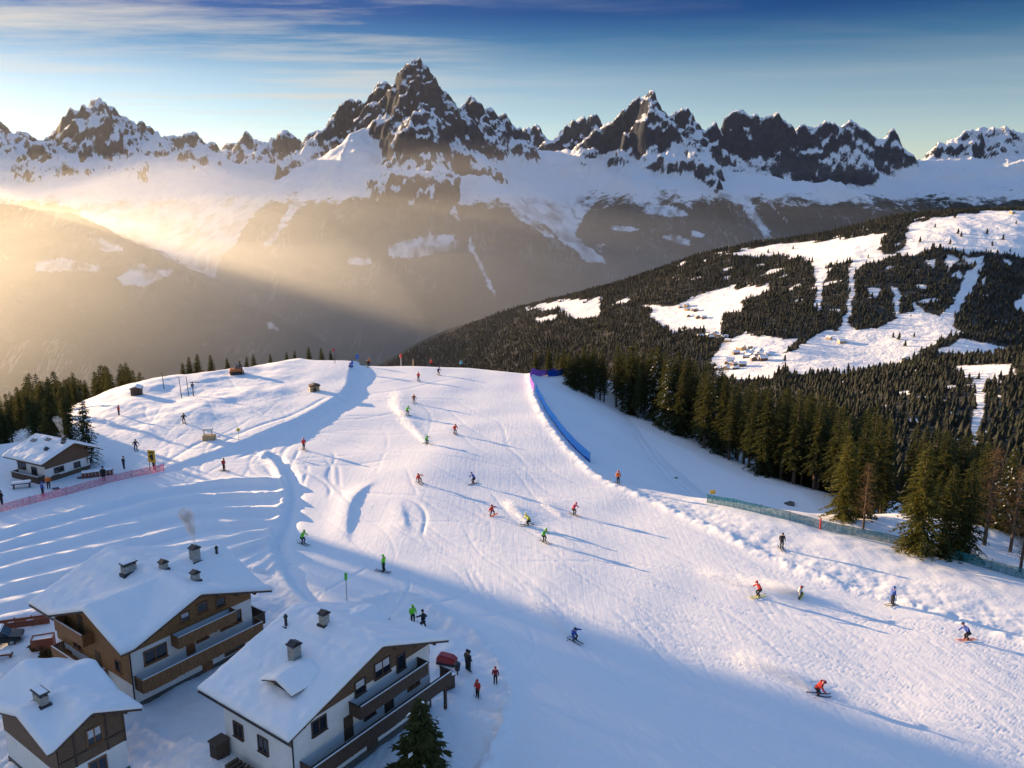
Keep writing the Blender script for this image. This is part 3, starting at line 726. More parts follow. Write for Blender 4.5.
# the cirrus bank hangs in the left half of the sky
az = mathn(nt, 'DIVIDE', sv.outputs['X'], mathn(nt, 'MAXIMUM', sv.outputs['Y'], 0.05))
lm = ramp(nt, mathn(nt, 'ADD', mathn(nt, 'MULTIPLY', az, 0.5), 0.5), [(0.30, (1, 1, 1)), (0.42, (0.95,) * 3), (0.50, (0.22,) * 3), (0.60, (0.10,) * 3), (0.9, (0.12,) * 3)])
hm = ramp(nt, sv.outputs['Z'], [(0.03, (0, 0, 0)), (0.10, (0.8,) * 3), (0.3, (1, 1, 1))])
cm = mathn(nt, 'MULTIPLY', mathn(nt, 'MULTIPLY', sel, lm), hm)
mx = N(nt, 'ShaderNodeMix', data_type='RGBA'); nt.links.new(mathn(nt, 'MULTIPLY', cm, 0.85), mx.inputs[0])
gm = N(nt, 'ShaderNodeGamma'); gm.inputs[1].default_value = 1.05; nt.links.new(sky.outputs[0], gm.inputs[0])
el = ramp(nt, sv.outputs['Z'], [(0.0, (0.70, 0.54, 0.48)), (0.07, (0.64, 0.49, 0.42)), (0.13, (0.46, 0.375, 0.33)), (0.165, (0.10, 0.20, 0.24)), (0.195, (0.0, 0.085, 0.18)), (0.24, (0.0, 0.085, 0.18)), (0.38, (0.6, 0.65, 0.68)), (0.6, (1.1, 1.1, 1.1))])
ml = N(nt, 'ShaderNodeMix', data_type='RGBA', blend_type='MULTIPLY'); ml.inputs[0].default_value = 1; nt.links.new(gm.outputs[0], ml.inputs[6]); nt.links.new(el, ml.inputs[7])
nt.links.new(ml.outputs[2], mx.inputs[6]); mx.inputs[7].default_value = (1.9, 1.8, 1.62, 1)
nt.links.new(mx.outputs[2], bg.inputs[0]); bg.inputs[1].default_value = SKY_STRENGTH

sun = bpy.data.lights.new('sun', 'SUN'); so = bpy.data.objects.new('sun', sun); COL.objects.link(so)
sun.energy = 4.3; sun.angle = math.radians(0.5); sun.color = (1.0, 0.67, 0.36)
d = Vector((math.sin(SUN_AZ) * math.cos(SUN_EL), math.cos(SUN_AZ) * math.cos(SUN_EL), math.sin(SUN_EL)))
so.rotation_euler = d.to_track_quat('Z', 'Y').to_euler(); so.location = d * 400

HAZE = 0.4e-5
m = bpy.data.materials.new('haze_air'); m.use_nodes = True; nt = m.node_tree; nt.nodes.clear()
o_ = N(nt, 'ShaderNodeOutputMaterial'); pv = N(nt, 'ShaderNodeVolumePrincipled')
pv.inputs['Color'].default_value = (0.84, 0.91, 1.0, 1); pv.inputs['Density'].default_value = HAZE; pv.inputs['Anisotropy'].default_value = 0.62
nt.links.new(pv.outputs[0], o_.inputs['Volume'])
bx = MB().box(-13000, 13000, -3500, 12600, -1000, 1500)
o = bx.build('haze', m); tag(o, 'pale valley haze filling the air', 'haze', kind='stuff')

def mist(name, c, r, dens, label, rag=0.0, seed=0):
    bm = bmesh.new(); bmesh.ops.create_uvsphere(bm, u_segments=72, v_segments=36, radius=1.0)
    for v in bm.verts:
        p = np.array([c[0] + v.co.x * r[0]]), np.array([c[1] + v.co.y * r[1]])
        k = rag * float(fbm(p[0] / 1500, p[1] / 1500, 4, seed)[0])
        v.co = Vector((c[0] + v.co.x * r[0], c[1] + v.co.y * r[1], c[2] + v.co.z * r[2] * (1 + k)))
    me = bpy.data.meshes.new(name); bm.to_mesh(me); bm.free()
    m = bpy.data.materials.new(name); m.use_nodes = True; nt = m.node_tree; nt.nodes.clear()
    o_ = N(nt, 'ShaderNodeOutputMaterial'); pv = N(nt, 'ShaderNodeVolumePrincipled'); pv.inputs['Color'].default_value = (0.92, 0.95, 0.96, 1)
    pv.inputs['Density'].default_value = dens; pv.inputs['Anisotropy'].default_value = 0.6; nt.links.new(pv.outputs[0], o_.inputs['Volume'])
    me.materials.append(m); tag(link(name, me), label, 'mist', kind='stuff')
for k_, (cx_, rx_, rz_) in enumerate([(-1500, 4700, 900), (-1700, 4300, 740), (-2000, 3800, 600), (-2200, 3400, 470), (-1500, 4500, 350)]):
    mist('valley_mist', (cx_, 4800 + 120 * k_, -640), (rx_, 2500 - 130 * k_, rz_), 5e-5, 'pale ragged mist filling the valley, thickest on the left', 0.55, 700 + 9 * k_)
mist('valley_mist', (-2700, 3900, -660), (2300, 1700, 760), 1.0e-4, 'dense bright mist at the far left of the valley', 0.5, 791)
mist('mist_bank', (-900, 6300, 230), (6200, 1100, 85), 1.5e-5, 'thin bright mist bank lying across the mountain face', 1.2, 771)

scene.render.engine = 'CYCLES'
scene.cycles.use_denoising = True
scene.cycles.volume_bounces = 1; scene.cycles.max_bounces = 6; scene.cycles.diffuse_bounces = 3; scene.cycles.transparent_max_bounces = 12
scene.view_settings.view_transform = 'Standard'; scene.view_settings.look = 'None'; scene.view_settings.gamma = 1.0; scene.view_settings.use_curve_mapping = False
scene.view_settings.exposure = 1.72

# ------------------------------------------------------------------ trees
def conifer(seed, h, rad, start=0.06, snow=0.0, bare=False, dens=1.0, needles='spruce'):
    r = np.random.default_rng(seed); V = []; Fc = []; MI = []
    def diamond(p, d, s, wdt, droop, mi):
        d = d / (np.linalg.norm(d) + 1e-9); side = np.cross(d, [0, 0, 1.0]); side = side / (np.linalg.norm(side) + 1e-9)
        side = side * math.cos(droop[1]) + np.array([0, 0, 1]) * math.sin(droop[1]); b = len(V)
        V.extend([p, p + d * s * 0.45 + side * wdt, p + d * s + np.array([0, 0, -droop[0] * s]), p + d * s * 0.45 - side * wdt]); Fc.append((b, b + 1, b + 2, b + 3)); MI.append(mi)
    z = start * h; az = r.uniform(0, 6); lean = r.uniform(-0.15, 0.15, 2)
    trunk = MB(); trunk.tube((0, 0, -0.6), (lean[0] * .3, lean[1] * .3, h * 0.55), 0.016 * h + 0.03, 0.009 * h + 0.015, 7).tube((lean[0] * .3, lean[1] * .3, h * 0.55), (lean[0], lean[1], h * 0.985), 0.009 * h + 0.015, 0.012, 6)
    if start > 0.15:
        for k in range(9):
            zz = r.uniform(0.06, start) * h; t = r.uniform(0, 6); L = r.uniform(0.3, 1.0)
            trunk.tube((0, 0, zz), (L * math.cos(t), L * math.sin(t), zz - 0.15), 0.025, 0.008, 4)
    while z < 0.975 * h:
        t = (z / h - start) / (1 - start); n = int(r.integers(4, 7) + (1 if t < 0.5 else 0))
        low = min(1.0, 0.55 + t * 4) if start > 0.15 else min(1.0, 0.8 + 3 * t)
        for k in range(n):
            az += 2 * PI / n + r.uniform(-0.35, 0.35)
            if r.random() < 0.08: continue
            L = rad * (1 - t) ** 0.82 * low * r.uniform(0.62, 1.16) + 0.12
            out = np.array([math.cos(az), math.sin(az), 0.0]); rise = 0.45 * t - 0.12 + r.uniform(-.08, .08); sag = 0.42 * (1 - t) + 0.05
            def pt(s): return np.array([lean[0] * z / h, lean[1] * z / h, z]) + out * L * s + np.array([0, 0, L * (rise * s - sag * s * s)])
            if bare:
                b = pt(1.0) + np.array([0, 0, L * (0.25 + sag)]); trunk.tube(tuple(pt(0)), tuple(b), 0.022, 0.006, 4)
                m_ = max(3, int(L / 0.22))
                for q in range(m_):
                    s = (q + r.random()) / m_; p = pt(0) * (1 - s) + b * s
                    for e in range(2):
                        dd = out * r.uniform(0.2, 1) + np.array([r.uniform(-1, 1), r.uniform(-1, 1), r.uniform(-0.5, 0.6)]) * 0.8
                        diamond(p, dd, r.uniform(0.35, 0.8), 0.018, (0.15, r.uniform(-.6, .6)), 0)
                continue
            m_ = max(2, int(L / 0.27 * dens))
            for q in range(m_):
                s = (q + 0.5 + r.uniform(-.4, .4)) / m_; p = pt(s); taper = (1 - s * 0.45) * min(1.2, 0.5 + L / 1.6)
                for e in (-1, 0, 1):
                    side = np.array([-out[1], out[0], 0]) * e
                    dd = out * (1.0 if e == 0 else 0.55) + side * r.uniform(0.6, 1.1) + np.array([0, 0, r.uniform(-0.35, 0.12)])
                    mi = 1 if (snow and r.random() < snow and e == 0) else 0
                    diamond(p + np.array([0, 0, 0.05 if mi else 0]), dd, taper * r.uniform(0.42, 0.72), taper * r.uniform(0.09, 0.16), (r.uniform(0.1, 0.45), r.uniform(-.7, .7)), mi)
        z += (0.034 * h * (1 - 0.45 * t) + 0.06) * r.uniform(0.8, 1.2) / dens ** 0.5
    if not bare:
        for e in range(4): diamond(np.array([lean[0], lean[1], h * 0.93]), np.array([r.uniform(-.2, .2), r.uniform(-.2, .2), 1]), 0.075 * h, 0.06, (0, 0), 0)
    cm = mesh_np('crown', np.array(V), np.array(Fc), [M['larch'] if bare else M[needles], M['roof_snow']], False, MI)
    return trunk.mesh('trunk', M['bark']), cm, h

KINDS = dict(dense=[conifer(10 + i, 12, 2.6 + 0.25 * (i % 3), 0.05, 0.0, dens=1.15) for i in range(4)],
             tall=[conifer(30 + i, 15, 2.35 + 0.2 * (i % 3), 0.2, 0.0) for i in range(4)],
             snowy=[conifer(50 + i, 14, 2.6, 0.08, 0.16) for i in range(2)],
             small=[conifer(60 + i, 8, 1.7, 0.04, 0.0) for i in range(2)],
             bare=[conifer(70 + i, 11, 2.1, 0.25, 0, True) for i in range(3)],
             golden=[conifer(90 + i, 12, 2.9, 0.05, 0.0, dens=1.15, needles='spruce_sunlit') for i in range(2)],  # ordinary spruces wearing the painted-in sunlight
             yard=[conifer(80, 8.5, 2.1, 0.03, 0.05, dens=1.6)])
tree_n = [0]
def tree(kind, x, y, z, h, label, group=None, name='spruce_tree', cat='tree', wide=1.0, rot=None):
    v = KINDS[kind]; tm, cm, h0 = v[tree_n[0] % len(v)]; tree_n[0] += 1
    r = empty(name, (x, y, z - 0.1), random.uniform(0, 6.28) if rot is None else rot, label, cat, group); k = h / h0; r.scale = (k * wide, k * wide, k)
    link('trunk', tm, r); link('crown', cm, r); return r

def prof(P, px): return float(np.interp(px, [p[0] for p in P], [p[1] for p in P]))
taken = []
def free(x, y, dmin):
    for a, b in taken:
        if (a - x) ** 2 + (b - y) ** 2 < dmin * dmin: return False
    return True

# trees that can be told apart
def tree_at(kind, px, py, top, label, wide=1.0, name='spruce_tree', group=None):
    x, y, z = place(px, py); tz = at_depth(px, top, y)[2]; taken.append((x, y))
    return tree(kind, x, y, z, tz - z, label, group, name, wide=wide)
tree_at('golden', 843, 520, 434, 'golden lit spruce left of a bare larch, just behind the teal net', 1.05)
tree_at('dense', 858, 517, 420, 'tall dark spruce directly behind the bare larch and the golden lit spruce', 0.95)
tree_at('bare', 863, 529, 462, 'bare brown larch in front of two spruces behind the teal net', 1.0, 'larch_tree')
tree_at('golden', 916, 553, 440, 'large golden lit spruce standing at the teal net with orange posts', 1.0)
tree_at('dense', 943, 556, 462, 'dark spruce touching the right side of the large golden lit spruce', 1.0)
tree_at('dense', 962, 557, 458, 'dark spruce, last of the row right of the large golden lit spruce', 1.0)
tree_at('bare', 984, 545, 446, 'tall bare larch with a fan of golden twigs right of the spruces', 1.1, 'larch_tree')
tree_at('bare', 1010, 552, 462, 'slim bare larch at the right edge of the photo', 1.0, 'larch_tree')
tree_at('bare', 1020, 572, 515, 'low bare larch at the right edge close to the net', 1.5, 'larch_tree')
tree_at('snowy', 89, 466, 389, 'snow dusted spruce with open branches beside the small hut', 0.95)
tree_at('tall', 73, 462, 384, 'dark spruce just left of the snow dusted spruce by the hut', 1.0)
tree_at('dense', 55, 452, 380, 'broad dark spruce right behind the small hut roof', 1.05)
yx, yy = gnd(419, 790); tz = at_depth(419, 697, yy)[2]; yz = hz(yx, yy)
tree('yard', yx, yy, yz, tz - yz, 'dark spruce in front of the middle chalet at the bottom edge', None, wide=1.4)

CL = 'clump of spruces beside the top of the blue net'
for px, py, top in [(569, 385, 351), (577, 389, 351), (583, 391, 346), (588, 394, 349), (594, 398, 343), (600, 400, 348), (604, 402, 358), (573, 386, 357), (591, 395, 354)]:
    tree_at('dense' if px % 2 else 'tall', px, py, top, 'dark spruce in the small clump beside the top of the blue net', 1.0, group=CL)
for px, py, top in [(536, 370.5, 349), (549, 369.5, 346), (563, 372, 347), (566, 376, 352)]:
    tree_at('small', px, py, top, 'small spruce standing on the crest right behind the dark blue net panel', 1.0, group='small spruces on the crest by the blue panel')
for px, py, top in [(616, 406, 344), (622, 408, 352), (634, 410, 341), (641, 413, 350), (650, 417, 346), (657, 420, 344), (675, 428, 350), (668, 424, 356), (684, 432, 356)]:
    tree_at('tall' if px % 3 else 'dense', px, py, top, 'dark spruce in the forest along the right edge of the plateau', 1.0, group='dark spruces of the right forest')

# unseen tall spruces, added off-frame to shade the yard and run, one mass
_, big, hb = conifer(95, 38, 5.2, 0.27, 0.0, dens=0.6); bv = np.empty(len(big.vertices) * 3); big.vertices.foreach_get('co', bv); bv = bv.reshape(-1, 3)
bf = np.empty(len(big.polygons) * 4, np.int32); big.polygons.foreach_get('vertices', bf); bf = bf.reshape(-1, 4); rk = np.random.default_rng(5); AV = []; AF = []; off = 0
for row in range(5):
    for nn in np.arange(-84, -3.2, 2.9):
        tt = 219 + row * 3.6 + rk.uniform(-1, 1); q = nn + rk.uniform(-.6, .6) + (1.4 if row % 2 else 0)
        p = SH0 + SUNT * tt + SUNN * q; k = rk.uniform(0.88, 1.06); a = rk.uniform(0, 6.28)
        R2 = np.array([[math.cos(a), -math.sin(a), 0], [math.sin(a), math.cos(a), 0], [0, 0, 1]]) * k
        AV.append(bv @ R2.T + np.array([p[0], p[1], hz(*p)])); AF.append(bf + off); off += len(bv)
        tr_ = MB().tube((0, 0, -0.5), (0, 0, 36 * k), 0.32, 0.08, 6); tv = np.array(tr_.v) + np.array([p[0], p[1], hz(*p)]); AV.append(tv); AF.append(np.array([f for f in tr_.f if len(f) == 4]) + off); off += len(tv)
tag(link('shade_trees', mesh_np('shade_trees', np.concatenate(AV), np.concatenate(AF), [M['spruce']])), 'unseen tall spruces added left of the frame to cast the foreground shadow', 'forest', kind='stuff')

# the lone trees on the skyline of the left mound
SK = 'small spruces on the skyline of the left mound'
for px, top, base in [(190, 356, 374), (198, 353, 374), (212, 354, 373), (228, 357, 371), (240, 360, 369), (247, 356, 369), (254, 353, 368), (271, 353, 366), (279, 355, 364), (287, 351, 363), (295, 350, 362), (302, 352, 361), (309, 346, 361), (322, 347, 361), (331, 350, 361), (183, 362, 376)]:
    x, y = gnd(px, base); y2 = y + random.uniform(7, 14); x2 = x * y2 / y; z = hz(x2, y2); tz = at_depth(px, top, y2)[2]
    if tz - z > 2: tree('small', x2, y2, z, tz - z, 'small dark spruce in the row on the skyline behind the left mound', SK, wide=1.15)

# forest left of the plateau
LP = [(-80, 380), (0, 385), (12, 388), (35, 371), (48, 372), (58, 368), (75, 366), (92, 372), (110, 362), (118, 368), (128, 358), (140, 365), (150, 374)]
rf = random.Random(21); n = 0
for k in range(9000):
    if n >= 125: break
    px = rf.uniform(-70, 148); y = rf.uniform(126, 245); x = (px - 512) / F * y * 1.02
    if bool(inpoly(np.array(x), np.array(y), plateau)) and not (px < 60 and y > 130): continue
    d = float(polydist(np.array([x]), np.array([y]), pl_line)[0][0])
    if d < 1.5 or not free(x, y, 2.9): continue
    z = hz(x, y); bx = float(proj(x, y, z)[0])
    tgt = prof(LP, bx) + rf.uniform(0, 14) + max(0, (190 - y)) * 0.30
    h = float(at_depth(bx, tgt, y)[2]) - z
    if not 6.5 < h < 21: continue
    taken.append((x, y)); n += 1
    tree(rf.choice(['dense', 'dense', 'tall']), x, y, z, h, 'hazy golden green spruce in the forest left of the plateau', 'spruces of the left forest', wide=rf.uniform(0.9, 1.15))
print('left forest', n)

# forest on the right shoulder
RP = [(530, 356), (536, 349), (543, 356), (549, 346), (564, 348), (570, 354), (577, 350), (585, 346), (594, 343), (604, 349), (609, 360), (613, 350), (617, 344), (634, 341), (645, 347), (656, 345), (666, 352), (675, 350), (700, 356), (715, 362), (730, 366), (745, 376), (756, 375), (770, 379), (783, 386), (797, 384), (815, 387), (828, 394), (840, 400), (852, 400), (863, 397), (877, 403), (902, 411), (928, 416), (945, 428), (964, 427), (985, 433), (1016, 439), (1060, 445)]
rf = random.Random(33); n = 0
edge = W([(520, 369), (566, 379)], -3.0) + W(EDGE_B, -6.5) + W([(868, 494), (915, 506), (990, 532), (1080, 566)], -3.0)
E3 = np.array(edge)
SNOWY = [(633, 408), (662, 424), (725, 452), (700, 441)]
for k in range(30000):
    if n >= 185: break
    i = rf.randrange(len(edge) - 1); t = rf.random(); ex, ey = E3[i] * (1 - t) + E3[i + 1] * t
    off = rf.uniform(1.0, 62) if rf.random() < 0.7 else rf.uniform(0.5, 6)
    dx, dy = E3[i + 1] - E3[i]; L = math.hypot(dx, dy); x, y = ex + off * (-dy / L * -1) * (1 if dx * 0 == 0 else 1), ey + off * (dx / L)
    x = ex + off * (-dy / L) * 1.0 if dx > 0 else x
    z = hz(x, y); bx, by = [float(q) for q in proj(x, y, z)]
    if bool(inpoly(np.array(x), np.array(y), plateau)): continue
    if 606 < bx < 612 and off < 20: continue
    if bx < 538: continue
    if not free(x, y, 2.5 if off < 10 else 3.2): continue
    if 880 < bx < 905 and by > 490: continue
    tgt = prof(RP, bx) + rf.uniform(0, 10) + rf.random() ** 2 * 16
    h = float(at_depth(bx, tgt, y)[2]) - z
    if not 6.0 < h < 21: continue
    taken.append((x, y)); n += 1
    kd = rf.choice(['tall', 'tall', 'dense']) if rf.random() > 0.08 else 'snowy'
    if kd == 'snowy' and off < 8: tree(kd, x, y, z, h, 'snow flecked spruce at the front of the right hand forest', 'snow flecked spruces of the right forest', wide=rf.uniform(0.9, 1.1))
    else: tree('tall' if kd == 'snowy' else kd, x, y, z, h, 'dark spruce in the forest along the right edge of the plateau', 'dark spruces of the right forest', wide=rf.uniform(0.85, 1.1))
print('right forest', n)

# ------------------------------------------------------------------ chalets
def slab(name, f, a0, a1, b0, b1, top, bot, m, parent, step=0.22, soft=False, seed=0):
    na = int((a1 - a0) / step) + 2; nb = int((b1 - b0) / step) + 2
    A, B = np.meshgrid(np.linspace(a0, a1, na), np.linspace(b0, b1, nb)); Z = f(A, B)
    if soft:
        for _ in range(4):
            q = np.pad(Z, 1, 'edge'); Z = (q[:-2, 1:-1] + q[2:, 1:-1] + q[1:-1, :-2] + q[1:-1, 2:] + 2 * q[1:-1, 1:-1]) / 6
        e = np.minimum(np.minimum(A - a0, a1 - A), np.minimum(B - b0, b1 - B))
        T = Z + top * (0.45 + 0.55 * np.sqrt(np.clip(e / 0.35, 0, 1))) + 0.15 * fbm(A / 1.7 + seed * 9, B / 1.7, 4, 500 + seed) + 0.05 * noise(A / 0.7, B / 0.7, 520 + seed)
        Bt = f(A, B) + bot
        wob = 0.06 * noise(A / 0.5 + seed, B / 0.5, 530); 
        T = np.maximum(T, Bt + 0.08)
    else: T = Z + top; Bt = Z + bot
    V = np.concatenate([np.stack([A, B, T], -1).reshape(-1, 3), np.stack([A, B, Bt], -1).reshape(-1, 3)]); n = na * nb
    q = grid_faces(nb, na); Fs = [q, (q + n)[:, ::-1]]
    def rim(idx): idx = np.array(idx); return np.stack([idx[:-1], idx[1:], idx[1:] + n, idx[:-1] + n], -1)
    i = np.arange(n).reshape(nb, na)
    Fs += [rim(i[0])[:, ::-1], rim(i[-1]), rim(i[:, 0]), rim(i[:, -1])[:, ::-1]]
    return link(name, mesh_np(name, V, np.concatenate(Fs), [m], soft), parent)

class House:
    def __init__(s, name, label, cx, cy, th, WL, WR, L, heL, heR, hr, o, cross=(), zg=None):
        s.WL, s.WR, s.L, s.o, s.hr = WL, WR, L, o, hr; s.kl = (hr - heL) / WL; s.kr = (hr - heR) / WR; s.cross = cross
        s.z0 = 0.0; s.root = empty(name, (cx, cy, 0), -th, label, 'house'); s.root.rotation_euler = (0, 0, -th)
    def zr(s, a, b):
        z = s.hr - np.where(a < 0, s.kl * -a, s.kr * a)
        for side, bc, k, hc in s.cross:
            c = hc - k * np.abs(b - bc); z = np.where((a * side) > 0, np.maximum(z, c), z)
        return z
    def roof(s, snow=0.42, seed=0):
        a0, a1, b0, b1 = -s.WL - s.o, s.WR + s.o, -s.o, s.L + s.o
        rf_ = slab('roof', s.zr, a0, a1, b0, b1, -0.01, -0.20, M['darkwood'], s.root)
        sn = slab('roof_snow', s.zr, a0 - 0.06, a1 + 0.06, b0 - 0.06, b1 + 0.06, snow, 0.0, M['roof_snow'], rf_, 0.2, True, seed)
        return rf_
    def walls(s, clad, zcF, zcL, m_up, m_low, zcR=None):
        per = []
        def line(p, q, zc):
            n = max(2, int(math.hypot(q[0] - p[0], q[1] - p[1]) / 0.25))
            for i in range(n): t = i / n; per.append((p[0] + (q[0] - p[0]) * t, p[1] + (q[1] - p[1]) * t, zc))
        WL, WR, L = s.WL, s.WR, s.L; e = 0.02
        line((-WL, 0), (WR, 0), zcF); line((WR, 0), (WR, L), zcR or zcL); line((WR, L), (-WL, L), zcF); line((-WL, L), (-WL, 0), zcL)
        top = [float(s.zr(np.array(a * 0.999), np.array(b))) - 0.12 for a, b, _ in per]
        lo = MB(); up = MB(); n = len(per)
        for i in range(n):
            j = (i + 1) % n; (a, b, zc), (c, d, _) = per[i], per[j]
            z1, z2 = min(zc, top[i]), min(zc, top[j]); k = len(lo.v)
            lo.v += [(a, b, -1.6), (c, d, -1.6), (c, d, z2), (a, b, z1)]; lo.f.append([k, k + 1, k + 2, k + 3])
            if top[i] > zc + 0.02 or top[j] > zc + 0.02:
                k = len(up.v); dn = np.array([d - b, -(c - a)]); dn = dn / np.linalg.norm(dn) * 0.035
                up.v += [(a + dn[0], b + dn[1], z1), (c + dn[0], d + dn[1], z2), (c + dn[0], d + dn[1], top[j]), (a + dn[0], b + dn[1], top[i])]; up.f.append([k, k + 1, k + 2, k + 3])
        w_ = lo.build('wall', m_low, s.root)
        if up.f: up.build(clad, m_up, s.root)
        p = MB(); p.box(-WL - 0.05, WR + 0.05, -0.05, 0.25, -1.6, 0.25).box(-WL - 0.05, -WL + 0.25, -0.04, L, -1.6, 0.24); p.build('plinth', M['plinth'], s.root)
    def fbox(s, mb, fc, c0, c1, z0, z1, d0, d1):
        """box on face F (front), L (left) or R: c along the face, d outwards"""
        if fc == 'F': mb.box(c0, c1, -d1, -d0, z0, z1)
        elif fc == 'L': mb.box(-s.WL - d1, -s.WL - d0, c0, c1, z0, z1)
        else: mb.box(s.WR + d0, s.WR + d1, c0, c1, z0, z1)
    def window(s, fc, c, z, w, h, n=2, fm='frame', sill=True, curtain=False):
        fr = MB(); t = 0.085; B = s.fbox
        B(fr, fc, c - w / 2 - t, c - w / 2, z - t, z + h + t, -0.02, 0.09); B(fr, fc, c + w / 2, c + w / 2 + t, z - t, z + h + t, -0.02, 0.09)
        B(fr, fc, c - w / 2, c + w / 2, z + h, z + h + t, -0.02, 0.09); B(fr, fc, c - w / 2, c + w / 2, z - t, z, -0.02, 0.09)
        for k in range(1, n): B(fr, fc, c - w / 2 + w * k / n - 0.045, c - w / 2 + w * k / n + 0.045, z, z + h, -0.02, 0.08)
        f = fr.build('window', M[fm], s.root)
        p = MB(); B(p, fc, c - w / 2, c + w / 2, z, z + h, -0.02, 0.045); p.build('pane', M['glass'], f)
        if sill: q = MB(); B(q, fc, c - w / 2 - 0.12, c + w / 2 + 0.12, z - t - 0.06, z - t - 0.002, -0.02, 0.17); q.build('sill', M[fm], f)
        if curtain: q = MB(); B(q, fc, c - w / 2 + 0.05, c + w / 2 - 0.05, z + h * 0.45, z + h - 0.04, 0.046, 0.052); q.build('curtain', M['curtain'], f)
    def door(s, fc, c, z, w, h, m='frame'):
        d = MB(); s.fbox(d, fc, c - w / 2, c + w / 2, z, z + h, -0.02, 0.06)
        for a, b in ((0.12, 0.45), (0.52, 0.9)): s.fbox(d, fc, c - w * 0.34, c + w * 0.34, z + h * a, z + h * b, 0.06, 0.085)
        o = d.build('door', M[m], s.root); k = MB(); s.fbox(k, fc, c + w * 0.36, c + w * 0.42, z + h * 0.45, z + h * 0.53, 0.06, 0.12); k.build('handle', M['steel'], o)
    def balcony(s, fc, c0, c1, z, depth, h, m='wood_v', ends=(True, True), snow=True):
        b = MB(); B = s.fbox
        B(b, fc, c0, c1, z - 0.14, z, 0.0, depth)
        n = int((c1 - c0) / 0.19)
        for i in range(n):
            q = c0 + (c1 - c0) * i / n; B(b, fc, q + 0.012, q + (c1 - c0) / n - 0.012, z - 0.2, z + h - 0.06, depth, depth + 0.035)
        for e, on in zip((c0, c1), ends):
            if on:
                k = int(depth / 0.19) + 1
                for i in range(k): B(b, fc, e - 0.02, e + 0.02, z - 0.2, z + h - 0.06, depth * i / k + 0.012, depth * (i + 1) / k - 0.012)
        q = c0 + 0.4
        while q < c1: B(b, fc, q - 0.06, q + 0.06, z - 0.32, z - 0.145, 0.0, depth - 0.05); q += 1.6
        o = b.build('balcony', M[m], s.root)
        r = MB(); B(r, fc, c0 - 0.05, c1 + 0.05, z + h - 0.055, z + h + 0.03, depth - 0.04, depth + 0.09)
        for e, on in zip((c0, c1), ends):
            if on: B(r, fc, e - 0.05, e + 0.05, z + h - 0.054, z + h + 0.029, 0.0, depth - 0.045)
        r.build('handrail', M[m], o)
        if snow: g = MB(); B(g, fc, c0 + 0.05, c1 - 0.05, z + h + 0.032, z + h + 0.075, depth - 0.02, depth + 0.07); g.build('snow_cap', M['roof_snow'], o)
        return o
    def roof_at(s, px, py, dz=0.42):
        th = s.root.rotation_euler[2]; c, sn = math.cos(th), math.sin(th); cx, cy, _ = s.root.location
        A, B = np.meshgrid(np.linspace(-s.WL, s.WR, 120), np.linspace(0, s.L, 120)); Z = s.zr(A, B) + dz
        P, Q = proj(cx + A * c - B * sn, cy + A * sn + B * c, Z); k = np.argmin((P - px) ** 2 + (Q - py) ** 2)
        return float(A.ravel()[k]), float(B.ravel()[k])
    def chimney(s, a, b, w, d, h, cap='plate', label=None):
        z = float(s.zr(np.array(a), np.array(b))); w *= 0.86; d *= 0.86; h *= 0.88; c = MB().box(a - w / 2, a + w / 2, b - d / 2, b + d / 2, z - 0.4, z + h)
        if cap == 'pipe': c = MB().tube((a, b, z - 0.4), (a, b, z + h), w / 2, w / 2, 12)
        o = c.build('chimney', M['chim'] if cap != 'pipe' else M['metal'], s.root)
        k = MB()
        if cap == 'pipe': k.tube((a, b, z + h), (a, b, z + h + 0.22), w * 0.8, w * 0.35, 12)
        elif cap == 'plate':
            for i in (-1, 1):
                for j in (-1, 1): k.box(a + i * (w / 2 - 0.08) - 0.05, a + i * (w / 2 - 0.08) + 0.05, b + j * (d / 2 - 0.08) - 0.05, b + j * (d / 2 - 0.08) + 0.05, z + h + 0.001, z + h + 0.2)
            k.box(a - w / 2 - 0.09, a + w / 2 + 0.09, b - d / 2 - 0.09, b + d / 2 + 0.09, z + h + 0.2, z + h + 0.28)
        else:
            k.box(a - w / 2 - 0.08, a + w / 2 + 0.08, b - d / 2 - 0.08, b + d / 2 + 0.08, z + h + 0.001, z + h + 0.1)
            k.prism([(a - w / 2 - 0.02, z + h + 0.1), (a + w / 2 + 0.02, z + h + 0.1), (a, z + h + 0.32)], 1, b - d / 2 - 0.02, b + d / 2 + 0.02)
        k.build('chimney_cap', M['metal'], o)
        if cap == 'plate':
            g = MB().box(a - w / 2, a + w / 2, b - d / 2, b + d / 2, z + h + 0.281, z + h + 0.33); g.build('snow_cap', M['roof_snow'], o)
        fl = MB().box(a - w / 2 - 0.12, a + w / 2 + 0.12, b - d / 2 - 0.12, b + d / 2 + 0.12, z - 0.3, z + 0.52 - 0.06 * abs(a)); fl.build('flashing', M['metal'], o)
        return (a, b, z + h)
    def gutter(s, b0=None):
        g = MB(); x = -s.WL - 0.06; zt = float(s.zr(np.array(-s.WL), np.array(0.0))) - 0.3
        g.tube((x, -0.08, -1.2), (x, -0.08, zt), 0.06, None, 8); g.build('downpipe', M['metal'], s.root)
        g = MB(); xa = -s.WL - s.o - 0.05; za = float(s.zr(np.array(-s.WL - s.o), np.array(-50.0))) - 0.16
        g.tube((xa, -s.o if b0 is None else b0, za), (xa, s.L + s.o, za), 0.08, None, 8)
        g.build('gutter', M['metal'], s.root)
    def rafters(s, m='darkwood'):
        for a in np.linspace(-s.WL * 0.95, s.WR * 0.95, 7):
            z = float(s.zr(np.array(a), np.array(0.0))) - 0.40; MB().box(a - 0.09, a + 0.09, -s.o + 0.15, 0.0, z, z + 0.19).build('rafter', M[m], s.root)
